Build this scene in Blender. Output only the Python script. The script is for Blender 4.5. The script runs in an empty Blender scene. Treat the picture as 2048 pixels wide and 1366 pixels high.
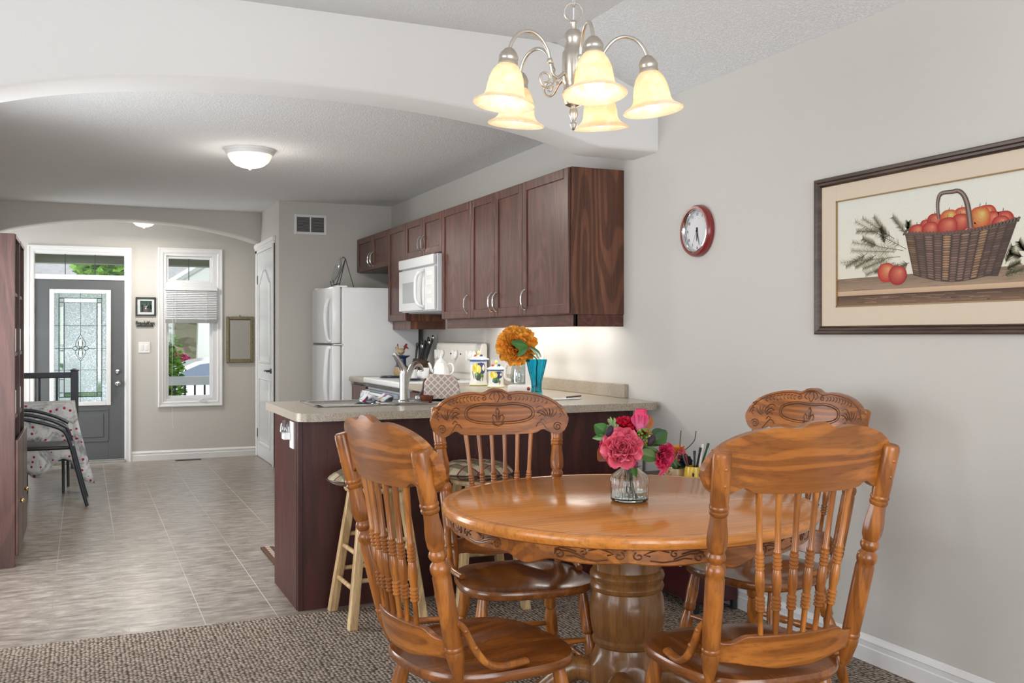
import bpy, bmesh, math, random
from mathutils import Vector, Matrix, Quaternion, noise

# ------------------------------------------------------------------ camera
F, CX, HY, H = 1952.0, 1024.0, 670.0, 1.28          # focal length in px, principal column, horizon row, eye height
YAW = math.atan2(1024 - 165, F)
FW = Vector((math.sin(YAW), math.cos(YAW), 0)); RT = Vector((math.cos(YAW), -math.sin(YAW), 0)); EYE = Vector((0, 0, H))
sc = bpy.context.scene
COL = sc.collection
cam = bpy.data.cameras.new('camera'); camo = bpy.data.objects.new('camera', cam); COL.objects.link(camo)
camo.location = EYE; camo.rotation_euler = (math.pi/2, 0, -YAW)
cam.sensor_width = 36; cam.lens = F/2048*36; cam.shift_y = -(683-HY)/2048; cam.clip_start = 0.05; cam.clip_end = 300
sc.camera = camo
def ray(px, py): return FW + RT*((px-CX)/F) + Vector((0, 0, (HY-py)/F))
def onX(px, py, X): r = ray(px, py); return EYE + r*(X/r.x)
def onY(px, py, Y): r = ray(px, py); return EYE + r*(Y/r.y)
def onZ(px, py, Z): r = ray(px, py); return EYE + r*((Z-H)/r.z)
def onD(px, py, d): return EYE + ray(px, py)*d

# ------------------------------------------------------------------ world, sun, daylight, exposure
sc.view_settings.view_transform = 'Standard'; sc.view_settings.look = 'None'
sc.view_settings.gamma = 1; sc.view_settings.use_curve_mapping = False
sc.view_settings.exposure = 0.0
sc.cycles.use_denoising = True
sc.cycles.max_bounces = 10; sc.cycles.diffuse_bounces = 5; sc.cycles.glossy_bounces = 4
sc.cycles.transmission_bounces = 6; sc.cycles.transparent_max_bounces = 10
sc.cycles.sample_clamp_indirect = 6.0; sc.cycles.blur_glossy = 0.5
sc.cycles.caustics_reflective = False; sc.cycles.caustics_refractive = False
w = bpy.data.worlds.new('sky'); sc.world = w; w.use_nodes = True
bg = w.node_tree.nodes['Background']; bg.inputs[0].default_value = (0.86, 0.93, 1.0, 1); bg.inputs[1].default_value = 1.35
def light(name, kind, loc, energy, color=(1, 1, 1), rot=(0, 0, 0), size=None, size_y=None):
    l = bpy.data.lights.new(name, kind); l.energy = energy; l.color = color
    if kind == 'AREA':
        l.shape = 'RECTANGLE'; l.size = size; l.size_y = size_y
    elif kind == 'POINT': l.shadow_soft_size = size or 0.05
    o = bpy.data.objects.new(name, l); COL.objects.link(o); o.location = loc; o.rotation_euler = rot
    return o
R = math.radians
s = light('sun', 'SUN', (0, 0, 20), 2.2, (1, 0.96, 0.88), (R(52), 0, R(-28))); s.data.angle = R(2)
# daylight through the glazed doors of the dining end (behind the camera) and the big living room window
light('daylight_patio', 'AREA', (0.6, -1.93, 1.25), 112, (0.93, 0.965, 1), (R(90), 0, 0), 3.0, 2.2)
light('daylight_living', 'AREA', (-3.33, 1.2, 1.35), 92, (0.93, 0.965, 1), (R(90), 0, R(-90)), 3.0, 1.9)

# added fill lamps in invented kitchen window and foyer sidelight, left of the view
light('fill_kitchen', 'AREA', (-0.70, 5.22, 1.15), 42, (0.95, 0.975, 1), (R(90), 0, R(-90)), 1.3, 1.6)
light('fill_foyer', 'AREA', (-1.33, 11.15, 1.1), 30, (0.95, 0.975, 1), (R(90), 0, R(-90)), 0.9, 1.9)

# ------------------------------------------------------------------ materials
M = {}
def nt(name, rough=0.5, spec=0.5, metal=0.0, coat=0.0):
    m = bpy.data.materials.new(name); m.use_nodes = True; n = m.node_tree; b = n.nodes['Principled BSDF']
    b.inputs['Roughness'].default_value = rough; b.inputs['Metallic'].default_value = metal
    b.inputs['Specular IOR Level'].default_value = spec
    if coat: b.inputs['Coat Weight'].default_value = coat; b.inputs['Coat Roughness'].default_value = 0.12
    M[name] = m; return m, n, b
def coords(n, scale=(1, 1, 1), kind='Object'):
    t = n.nodes.new('ShaderNodeTexCoord'); mp = n.nodes.new('ShaderNodeMapping'); mp.inputs['Scale'].default_value = scale
    n.links.new(t.outputs[kind], mp.inputs[0]); return mp.outputs[0]
def ramp(n, fac, stops):
    r = n.nodes.new('ShaderNodeValToRGB'); e = r.color_ramp.elements
    while len(e) < len(stops): e.new(0.5)
    for i, (p, c) in enumerate(stops): e[i].position = p; e[i].color = (*c, 1) if len(c) == 3 else c
    n.links.new(fac, r.inputs[0]); return r.outputs[0]
def tnoise(n, vec, scale=5, detail=4, rough=0.6, dist=0.0):
    t = n.nodes.new('ShaderNodeTexNoise'); t.inputs['Scale'].default_value = scale; t.inputs['Detail'].default_value = detail
    t.inputs['Roughness'].default_value = rough; t.inputs['Distortion'].default_value = dist
    n.links.new(vec, t.inputs['Vector']); return t.outputs[0]
def bump(n, b, h, strength=0.3, dist=0.002):
    u = n.nodes.new('ShaderNodeBump'); u.inputs['Strength'].default_value = strength; u.inputs['Distance'].default_value = dist
    n.links.new(h, u.inputs['Height']); n.links.new(u.outputs[0], b.inputs['Normal'])
def mix(n, f, a, c, mode='MIX'):
    x = n.nodes.new('ShaderNodeMix'); x.data_type = 'RGBA'; x.blend_type = mode
    for sock, v in ((x.inputs[0], f), (x.inputs[6], a), (x.inputs[7], c)):
        if isinstance(v, (int, float)): sock.default_value = v
        elif isinstance(v, tuple): sock.default_value = (*v, 1)
        else: n.links.new(v, sock)
    return x.outputs[2]
def plain(name, col, rough=0.5, spec=0.5, metal=0.0, coat=0.0, var=0.04, scale=30, bmp=0.0, bdist=0.001):
    m, n, b = nt(name, rough, spec, metal, coat); v = coords(n); f = tnoise(n, v, scale, 3)
    c0 = tuple(x*(1-var) for x in col); c1 = tuple(min(1, x*(1+var)) for x in col)
    n.links.new(ramp(n, f, [(0.3, c0), (0.7, c1)]), b.inputs['Base Color'])
    if bmp: bump(n, b, f, bmp, bdist)
    return m
def wood(name, dark, mid, lite, axis='z', scale=1.0, rough=0.35, coat=0.0, bmp=0.08, rings=9, ring_f=0.45):
    m, n, b = nt(name, rough, 0.5, 0, coat)
    s = {'x': (0.12, 1, 1), 'y': (1, 0.12, 1), 'z': (1, 1, 0.12)}[axis]
    v = coords(n, tuple(k*scale for k in s))
    f1 = tnoise(n, v, 14, 5, 0.55, 0.6); f2 = tnoise(n, coords(n, tuple(k*scale*(1 if k > .5 else .35) for k in s)), 120, 4, 0.7)
    c1 = ramp(n, f1, [(0.25, dark), (0.5, mid), (0.72, lite)])
    g = ramp(n, f2, [(0.36, (0.45, 0.45, 0.45)), (0.52, (1, 1, 1))])
    c2 = mix(n, 0.5, c1, g, 'MULTIPLY')
    # cathedral figure: contour lines of a slow stretched field
    f3 = tnoise(n, coords(n, tuple(k*scale*(1 if k > .5 else 1.6) for k in s)), 4.5, 1.5, 0.4, 0.3)
    q = n.nodes.new('ShaderNodeMath'); q.operation = 'MULTIPLY'; q.inputs[1].default_value = rings*6.283; n.links.new(f3, q.inputs[0])
    q2 = n.nodes.new('ShaderNodeMath'); q2.operation = 'SINE'; n.links.new(q.outputs[0], q2.inputs[0])
    g2 = ramp(n, q2.outputs[0], [(0.0, (0.42, 0.36, 0.32)), (0.35, (0.85, 0.82, 0.8)), (0.7, (1, 1, 1))])
    n.links.new(mix(n, ring_f, c2, g2, 'MULTIPLY'), b.inputs['Base Color'])
    bump(n, b, f2, bmp, 0.001)
    return m
def emit(name, col, strength, base=(0.8, 0.8, 0.8)):
    m, n, b = nt(name, 0.4)
    b.inputs['Base Color'].default_value = (*base, 1); b.inputs['Emission Color'].default_value = (*col, 1); b.inputs['Emission Strength'].default_value = strength
    return m
def vcol(name, rough=0.5, coat=0.0, bmp=0.0):
    m, n, b = nt(name, rough, 0.4, 0, coat); a = n.nodes.new('ShaderNodeVertexColor'); a.layer_name = 'Col'
    f = tnoise(n, coords(n), 220, 3); g = ramp(n, f, [(0.3, (0.9, 0.9, 0.9)), (0.7, (1, 1, 1))])
    n.links.new(mix(n, 1.0, a.outputs[0], g, 'MULTIPLY'), b.inputs['Base Color'])
    if bmp: bump(n, b, f, bmp, 0.001)
    return m

plain('wall_paint', (0.60, 0.58, 0.545), 0.85, 0.25, var=0.01, scale=120, bmp=0.05)
plain('beam_paint', (0.80, 0.79, 0.775), 0.85, 0.25, var=0.01, scale=120, bmp=0.05)
m, n, b = nt('ceiling_paint', 0.95, 0.1); v = coords(n)
f = tnoise(n, v, 95, 4, 0.7); b.inputs['Base Color'].default_value = (0.84, 0.845, 0.85, 1)
bump(n, b, ramp(n, f, [(0.45, (0, 0, 0)), (0.6, (1, 1, 1))]), 0.55, 0.005)
plain('white_trim', (0.80, 0.80, 0.80), 0.35, 0.5, var=0.01, scale=15)
plain('white_vinyl', (0.78, 0.785, 0.80), 0.3, 0.5, var=0.01, scale=15)
plain('white_enamel', (0.74, 0.76, 0.78), 0.22, 0.5, var=0.01, scale=10, coat=0.3)
plain('cream_enamel', (0.74, 0.70, 0.64), 0.3, 0.5, var=0.01, scale=10)
plain('white_plastic', (0.82, 0.82, 0.80), 0.3, 0.5, var=0.02)
plain('white_ceramic', (0.85, 0.85, 0.84), 0.15, 0.5, var=0.02, coat=0.5)
plain('grey_door', (0.115, 0.122, 0.125), 0.4, 0.5, var=0.02, scale=20)
plain('black_metal', (0.028, 0.036, 0.045), 0.32, 0.5, var=0.08)
plain('rail_paint', (0.045, 0.055, 0.07), 0.4, 0.5, var=0.05)
plain('black_plastic', (0.02, 0.02, 0.022), 0.35, 0.5, var=0.1)
plain('dark_glass', (0.02, 0.022, 0.025), 0.06, 0.5, var=0.02)
plain('grey_screen', (0.42, 0.44, 0.45), 0.25, 0.5, var=0.03)
plain('grey_slat', (0.30, 0.31, 0.31), 0.5, 0.4, var=0.03)
plain('blue_grey_panel', (0.22, 0.27, 0.36), 0.25, 0.5, var=0.05)
plain('brushed_nickel', (0.66, 0.61, 0.54), 0.3, 0.5, 1.0, var=0.04, scale=60)
plain('pale_nickel', (0.72, 0.68, 0.62), 0.28, 0.5, 1.0, var=0.04, scale=60)
plain('stainless', (0.52, 0.51, 0.49), 0.24, 0.5, 1.0, var=0.05, scale=40)
plain('chrome', (0.72, 0.72, 0.72), 0.12, 0.5, 1.0, var=0.02)
plain('brass', (0.65, 0.50, 0.25), 0.25, 0.5, 1.0, var=0.04)
plain('gold_frame', (0.22, 0.20, 0.12), 0.4, 0.5, 0.4, var=0.3, scale=80, bmp=0.4, bdist=0.003)
plain('clock_red', (0.22, 0.02, 0.018), 0.3, 0.5, var=0.03, coat=0.3)
plain('red_lacquer', (0.055, 0.008, 0.010), 0.35, 0.5, var=0.2, scale=12)
plain('clock_face', (0.72, 0.71, 0.72), 0.5, 0.4, var=0.01)
plain('mirror', (0.85, 0.86, 0.86), 0.03, 0.5, 1.0, var=0.01)
plain('mat_board', (0.66, 0.56, 0.44), 0.8, 0.2, var=0.01)
plain('pale_mat', (0.70, 0.74, 0.72), 0.7, 0.2, var=0.02)
plain('gilt', (0.28, 0.17, 0.06), 0.4, 0.5, var=0.1)
plain('black_ink', (0.02, 0.02, 0.02), 0.5, 0.3, var=0.05)
plain('blue_glaze', (0.02, 0.05, 0.14), 0.2, 0.5, var=0.2, coat=0.4)
plain('tan_glaze', (0.45, 0.33, 0.18), 0.3, 0.5, var=0.15, coat=0.2)
plain('terracotta', (0.16, 0.04, 0.02), 0.3, 0.5, var=0.15)
plain('yellow_glaze', (0.75, 0.50, 0.03), 0.2, 0.5, var=0.03, coat=0.4)
plain('dark_green', (0.03, 0.10, 0.04), 0.4, 0.4, var=0.2)
plain('twig', (0.10, 0.09, 0.07), 0.7, 0.2, var=0.2)
plain('black_plum', (0.035, 0.015, 0.035), 0.5, 0.4, var=0.2)
plain('violet', (0.25, 0.03, 0.16), 0.5, 0.4, var=0.2)
plain('paper', (0.75, 0.75, 0.74), 0.8, 0.2, var=0.02)
plain('stem_green', (0.08, 0.17, 0.03), 0.45, 0.4, var=0.2)
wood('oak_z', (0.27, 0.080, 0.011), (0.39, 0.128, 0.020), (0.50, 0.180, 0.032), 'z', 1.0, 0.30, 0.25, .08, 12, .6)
wood('oak_x', (0.27, 0.080, 0.011), (0.39, 0.128, 0.020), (0.50, 0.180, 0.032), 'x', 1.0, 0.30, 0.25, .08, 12, .6)
wood('oak_carve', (0.10, 0.030, 0.006), (0.14, 0.042, 0.009), (0.18, 0.06, 0.014), 'x', 1.0, 0.35, 0.2)
wood('oak_seat', (0.18, 0.055, 0.011), (0.25, 0.080, 0.017), (0.33, 0.115, 0.027), 'y', 1.0, 0.24, 0.4)
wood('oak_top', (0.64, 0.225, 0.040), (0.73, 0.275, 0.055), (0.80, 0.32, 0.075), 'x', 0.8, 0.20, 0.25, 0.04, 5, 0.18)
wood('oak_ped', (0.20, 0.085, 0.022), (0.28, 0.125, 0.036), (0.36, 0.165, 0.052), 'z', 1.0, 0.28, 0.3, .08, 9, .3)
wood('cherry_z', (0.085, 0.028, 0.018), (0.125, 0.044, 0.029), (0.165, 0.062, 0.041), 'z', 1.3, 0.34, 0.0)
wood('cherry_y', (0.085, 0.028, 0.018), (0.125, 0.044, 0.029), (0.165, 0.062, 0.041), 'y', 1.3, 0.34, 0.0)
wood('cherry_side', (0.10, 0.032, 0.014), (0.16, 0.056, 0.026), (0.24, 0.090, 0.042), 'z', 0.9, 0.4, 0.2, .08, 14, .75)
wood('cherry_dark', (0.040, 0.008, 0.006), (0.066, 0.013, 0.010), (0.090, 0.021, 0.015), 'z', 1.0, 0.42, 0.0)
wood('bookcase_wood', (0.075, 0.028, 0.022), (0.10, 0.04, 0.03), (0.13, 0.052, 0.04), 'z', 1.0, 0.4, 0.2)
wood('pine', (0.55, 0.36, 0.17), (0.66, 0.45, 0.23), (0.74, 0.54, 0.30), 'z', 1.0, 0.4, 0.2)
wood('frame_wood', (0.045, 0.022, 0.014), (0.075, 0.040, 0.026), (0.11, 0.062, 0.040), 'y', 1.5, 0.4, 0.1)
wood('driftwood', (0.06, 0.035, 0.02), (0.10, 0.06, 0.035), (0.15, 0.09, 0.05), 'x', 1.5, 0.6)
# counter laminate
m, n, b = nt('laminate', 0.28, 0.5); v = coords(n)
c = ramp(n, tnoise(n, v, 260, 3, 0.7), [(0.30, (0.17, 0.12, 0.08)), (0.45, (0.36, 0.30, 0.23)), (0.62, (0.47, 0.42, 0.34)), (0.75, (0.62, 0.57, 0.48))])
n.links.new(c, b.inputs['Base Color'])
# tile floor
m, n, b = nt('tile_floor', 0.30, 0.5)
v = coords(n); br = n.nodes.new('ShaderNodeTexBrick'); mp = n.nodes.new('ShaderNodeMapping')
mp.inputs['Location'].default_value = (-0.185, 5, 0); n.links.new(v, mp.inputs[0]); n.links.new(mp.outputs[0], br.inputs['Vector'])
br.offset = 0.0; br.inputs['Scale'].default_value = 1; br.inputs['Brick Width'].default_value = 0.314; br.inputs['Row Height'].default_value = 40
br.inputs['Mortar Size'].default_value = 0.0022; br.inputs['Mortar Smooth'].default_value = 0.3
st = tnoise(n, coords(n, (1, 3.0, 1)), 7, 9, 0.74, 0.4); fi = tnoise(n, v, 150, 4, 0.8)
c = ramp(n, st, [(0.36, (0.155, 0.122, 0.096)), (0.5, (0.275, 0.232, 0.195)), (0.62, (0.41, 0.362, 0.315))])
c = mix(n, 0.45, c, ramp(n, fi, [(0.3, (0.62, 0.60, 0.58)), (0.6, (1, 1, 1))]), 'MULTIPLY')
vo = n.nodes.new('ShaderNodeTexVoronoi'); vo.feature = 'DISTANCE_TO_EDGE'; vo.inputs['Scale'].default_value = 1.15
dn = n.nodes.new('ShaderNodeVectorMath'); dn.operation = 'ADD'
nz = n.nodes.new('ShaderNodeTexNoise'); nz.inputs['Scale'].default_value = 2.5; nz.inputs['Detail'].default_value = 4; n.links.new(v, nz.inputs['Vector'])
n.links.new(v, dn.inputs[0]); n.links.new(nz.outputs['Color'], dn.inputs[1]); n.links.new(dn.outputs[0], vo.inputs['Vector'])
mm = n.nodes.new('ShaderNodeMath'); mm.operation = 'MULTIPLY'
n.links.new(ramp(n, vo.outputs['Distance'], [(0.0, (1, 1, 1)), (0.009, (0, 0, 0))]), mm.inputs[0])
n.links.new(ramp(n, tnoise(n, v, 2.2, 2), [(0.45, (0, 0, 0)), (0.53, (0.75, 0.75, 0.75))]), mm.inputs[1])
c = mix(n, mm.outputs[0], c, (0.14, 0.11, 0.09))
gl = ramp(n, tnoise(n, coords(n, (3.2, 0.15, 1)), 2, 1), [(0.42, (0.24, 0.21, 0.18)), (0.58, (0.58, 0.54, 0.49))])
n.links.new(mix(n, br.outputs['Fac'], c, gl), b.inputs['Base Color'])
bump(n, b, st, 0.12, 0.002)
# carpet
m, n, b = nt('carpet', 0.95, 0.1); v = coords(n)
rot = n.nodes.new('ShaderNodeMapping'); rot.inputs['Rotation'].default_value = (0, 0, R(0)); rot.inputs['Scale'].default_value = (1, 1.0, 1); n.links.new(v, rot.inputs[0])
vo = n.nodes.new('ShaderNodeTexVoronoi'); vo.inputs['Scale'].default_value = 62; vo.inputs['Randomness'].default_value = 0.45; n.links.new(rot.outputs[0], vo.inputs['Vector'])
c = ramp(n, vo.outputs['Distance'], [(0.12, (0.62, 0.53, 0.45)), (0.42, (0.36, 0.295, 0.24)), (0.65, (0.09, 0.067, 0.05))])
c = mix(n, 0.7, c, ramp(n, tnoise(n, v, 40, 4, 0.7), [(0.3, (0.6, 0.58, 0.56)), (0.7, (1, 1, 1))]), 'MULTIPLY')
n.links.new(c, b.inputs['Base Color'])
inv = ramp(n, vo.outputs['Distance'], [(0, (1, 1, 1)), (0.6, (0, 0, 0))]); bump(n, b, inv, 0.9, 0.008)
# plaid cushion
def plaid(name, a, c1, c2, sc_=1.0):
    m, n, b = nt(name, 0.85, 0.2); v = coords(n, (sc_, sc_, sc_)); sp = n.nodes.new('ShaderNodeSeparateXYZ'); n.links.new(v, sp.inputs[0])
    def stripes(sock, freq, w0, ph=0):
        x = n.nodes.new('ShaderNodeMath'); x.operation = 'MULTIPLY_ADD'; x.inputs[1].default_value = freq; x.inputs[2].default_value = ph; n.links.new(sock, x.inputs[0])
        y = n.nodes.new('ShaderNodeMath'); y.operation = 'FRACT'; n.links.new(x.outputs[0], y.inputs[0])
        z = n.nodes.new('ShaderNodeMath'); z.operation = 'LESS_THAN'; z.inputs[1].default_value = w0; n.links.new(y.outputs[0], z.inputs[0]); return z.outputs[0]
    col = mix(n, stripes(sp.outputs[0], 13, 0.4), a, c1); 
    f = n.nodes.new('ShaderNodeMath'); f.operation = 'MULTIPLY'; f.inputs[1].default_value = 0.55; n.links.new(stripes(sp.outputs[1], 13, 0.4), f.inputs[0])
    col = mix(n, f.outputs[0], col, c1)
    col = mix(n, stripes(sp.outputs[0], 13, 0.09, 0.6), col, c2); col = mix(n, stripes(sp.outputs[1], 13, 0.09, 0.6), col, c2)
    n.links.new(col, b.inputs['Base Color']); bump(n, b, tnoise(n, v, 300, 2), 0.3, 0.001); return m
plaid('plaid', (0.42, 0.36, 0.24), (0.15, 0.13, 0.085), (0.16, 0.02, 0.025))
plaid('mat_plaid', (0.50, 0.44, 0.36), (0.10, 0.07, 0.05), (0.20, 0.03, 0.02), 1.5)
# lattice cloth: pale crossing lines on taupe
m, n, b = nt('lattice_cloth', 0.9, 0.2); v = coords(n); sp = []
for vec in ((RT.x, RT.y, 1.0), (RT.x, RT.y, -1.0)):
    dt = n.nodes.new('ShaderNodeVectorMath'); dt.operation = 'DOT_PRODUCT'; n.links.new(v, dt.inputs[0]); dt.inputs[1].default_value = vec
    q = n.nodes.new('ShaderNodeMath'); q.operation = 'MULTIPLY'; q.inputs[1].default_value = 27; n.links.new(dt.outputs['Value'], q.inputs[0])
    q2 = n.nodes.new('ShaderNodeMath'); q2.operation = 'FRACT'; n.links.new(q.outputs[0], q2.inputs[0])
    q3 = n.nodes.new('ShaderNodeMath'); q3.operation = 'LESS_THAN'; q3.inputs[1].default_value = .24; n.links.new(q2.outputs[0], q3.inputs[0]); sp.append(q3)
mx = n.nodes.new('ShaderNodeMath'); mx.operation = 'MAXIMUM'; n.links.new(sp[0].outputs[0], mx.inputs[0]); n.links.new(sp[1].outputs[0], mx.inputs[1])
n.links.new(mix(n, mx.outputs[0], (0.48, 0.37, 0.32), (0.76, 0.68, 0.60)), b.inputs['Base Color'])
# table cloth with grey print and red hearts
m, n, b = nt('printed_cloth', 0.85, 0.2); v = coords(n)
t1 = ramp(n, tnoise(n, v, 9, 6, 0.7, 1.2), [(0.38, (0.30, 0.32, 0.34)), (0.47, (0.60, 0.62, 0.64)), (0.55, (0.78, 0.79, 0.80))])
vo = n.nodes.new('ShaderNodeTexVoronoi'); vo.inputs['Scale'].default_value = 22; vo.inputs['Randomness'].default_value = 0.9; n.links.new(v, vo.inputs['Vector'])
d = n.nodes.new('ShaderNodeMath'); d.operation = 'LESS_THAN'; d.inputs[1].default_value = 0.24; n.links.new(vo.outputs['Distance'], d.inputs[0])
cc = n.nodes.new('ShaderNodeSeparateColor'); n.links.new(vo.outputs['Color'], cc.inputs[0])
k = n.nodes.new('ShaderNodeMath'); k.operation = 'GREATER_THAN'; k.inputs[1].default_value = 0.45; n.links.new(cc.outputs[0], k.inputs[0])
k2 = n.nodes.new('ShaderNodeMath'); k2.operation = 'MULTIPLY'; n.links.new(d.outputs[0], k2.inputs[0]); n.links.new(k.outputs[0], k2.inputs[1])
n.links.new(mix(n, k2.outputs[0], t1, (0.42, 0.03, 0.07)), b.inputs['Base Color'])
# floral towels
m, n, b = nt('floral_cloth', 0.85, 0.2); v = coords(n)
vo = n.nodes.new('ShaderNodeTexVoronoi'); vo.inputs['Scale'].default_value = 30; n.links.new(v, vo.inputs['Vector'])
cc = n.nodes.new('ShaderNodeSeparateColor'); n.links.new(vo.outputs['Color'], cc.inputs[0])
n.links.new(ramp(n, cc.outputs[0], [(0.0, (0.72, 0.76, 0.78)), (0.5, (0.70, 0.74, 0.77)), (0.6, (0.45, 0.05, 0.08)), (0.72, (0.10, 0.15, 0.30)), (0.84, (0.65, 0.66, 0.66)), (0.95, (0.5, 0.35, 0.1))]), b.inputs['Base Color'])
# glass kinds
def glass(name, col=(1, 1, 1), rough=0.0, ior=1.45, bmp=0.0, bscale=40):
    m, n, b = nt(name, rough); b.inputs['Transmission Weight'].default_value = 1; b.inputs['IOR'].default_value = ior
    b.inputs['Base Color'].default_value = (*col, 1)
    if bmp: bump(n, b, tnoise(n, coords(n), bscale, 3), bmp, 0.01)
    return m
glass('water', (0.80, 0.95, 0.92), 0.0, 1.33)
glass('clear_glass', (0.97, 1.0, 0.99)); glass('turquoise_glass', (0.05, 0.62, 0.78), 0.02)
def thin(name, col, refl=0.08, rough=0.03, bmp=0.0, bscale=60, diff=0.0):
    m = bpy.data.materials.new(name); m.use_nodes = True; n = m.node_tree; n.nodes.remove(n.nodes['Principled BSDF']); out = n.nodes['Material Output']
    tr = n.nodes.new('ShaderNodeBsdfTransparent'); tr.inputs[0].default_value = (*col, 1)
    g = n.nodes.new('ShaderNodeBsdfGlossy'); g.inputs['Roughness'].default_value = rough
    x = n.nodes.new('ShaderNodeMixShader'); x.inputs[0].default_value = refl; n.links.new(tr.outputs[0], x.inputs[1]); n.links.new(g.outputs[0], x.inputs[2])
    last = x
    if diff:
        d = n.nodes.new('ShaderNodeBsdfTranslucent'); d.inputs[0].default_value = (0.94, 0.98, 0.98, 1); x2 = n.nodes.new('ShaderNodeMixShader')
        f = tnoise(n, coords(n), bscale, 3, 0.6, 1.0); fr = ramp(n, f, [(0.40, (0, 0, 0)), (0.6, (diff, diff, diff))])
        n.links.new(fr, x2.inputs[0]); n.links.new(x.outputs[0], x2.inputs[1]); n.links.new(d.outputs[0], x2.inputs[2]); last = x2
    n.links.new(last.outputs[0], out.inputs[0]); M[name] = m; return m
thin('window_glass', (0.97, 0.98, 0.98), 0.05); thin('textured_glass', (0.90, 0.96, 0.98), 0.10, 0.15, 0, 70, 0.95)
thin('bevel_glass', (0.55, 0.68, 0.52), 0.15, 0.05); thin('carafe_glass', (0.85, 0.88, 0.88), 0.15, 0.03)
# lamp shade: amber alabaster glass, lit from the bulb inside
m, n, b = nt('shade_glass', 0.35, 0.5); v = coords(n)
f = tnoise(n, v, 22, 4, 0.6, 1.5)
n.links.new(ramp(n, f, [(0.35, (0.88, 0.76, 0.56)), (0.65, (0.96, 0.90, 0.78))]), b.inputs['Base Color'])
b.inputs['Transmission Weight'].default_value = 0.0
o_ = n.nodes['Material Output']; tl = n.nodes.new('ShaderNodeBsdfTranslucent'); n.links.new(ramp(n, f, [(0.35, (0.96, 0.84, 0.62)), (0.65, (1, 0.95, 0.86))]), tl.inputs[0])
mx = n.nodes.new('ShaderNodeMixShader'); mx.inputs[0].default_value = 0.55; n.links.new(b.outputs[0], mx.inputs[1]); n.links.new(tl.outputs[0], mx.inputs[2]); n.links.new(mx.outputs[0], o_.inputs[0])
emit('bulb_glow', (1.0, 0.88, 0.66), 2.2, (1, 0.95, 0.85)); emit('bowl_glow', (1.0, 0.86, 0.62), 0.95, (0.9, 0.86, 0.75))
vcol('art', 0.6); vcol('petal', 0.55); vcol('glazed_paint', 0.2, 0.5); vcol('leafy', 0.4)
# outside
plain('grass', (0.16, 0.32, 0.06), 0.9, 0.1, var=0.3, scale=8); plain('asphalt', (0.72, 0.73, 0.74), 0.9, 0.1, var=0.06)
plain('roof_shingle', (0.42, 0.42, 0.43), 0.9, 0.1, var=0.12, scale=6); plain('porch_green', (0.26, 0.27, 0.19), 0.7, 0.2, var=0.04)
plain('siding', (0.62, 0.64, 0.62), 0.8, 0.2, var=0.03); plain('car_white', (0.85, 0.87, 0.88), 0.2, 0.5, coat=0.5, var=0.01)
plain('foliage', (0.22, 0.42, 0.07), 0.7, 0.2, var=0.5, scale=30); plain('pink_bloom', (0.65, 0.06, 0.22), 0.7, 0.2, var=0.4, scale=30)
m, n, b = nt('stone', 0.9, 0.1); v = coords(n); vo = n.nodes.new('ShaderNodeTexVoronoi'); vo.inputs['Scale'].default_value = 3.5
n.links.new(coords(n, (0.7, 1, 1.6)), vo.inputs['Vector']); cc = n.nodes.new('ShaderNodeSeparateColor'); n.links.new(vo.outputs['Color'], cc.inputs[0])
n.links.new(ramp(n, cc.outputs[0], [(0, (0.30, 0.25, 0.18)), (0.5, (0.45, 0.38, 0.28)), (1, (0.58, 0.52, 0.42))]), b.inputs['Base Color'])

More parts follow.
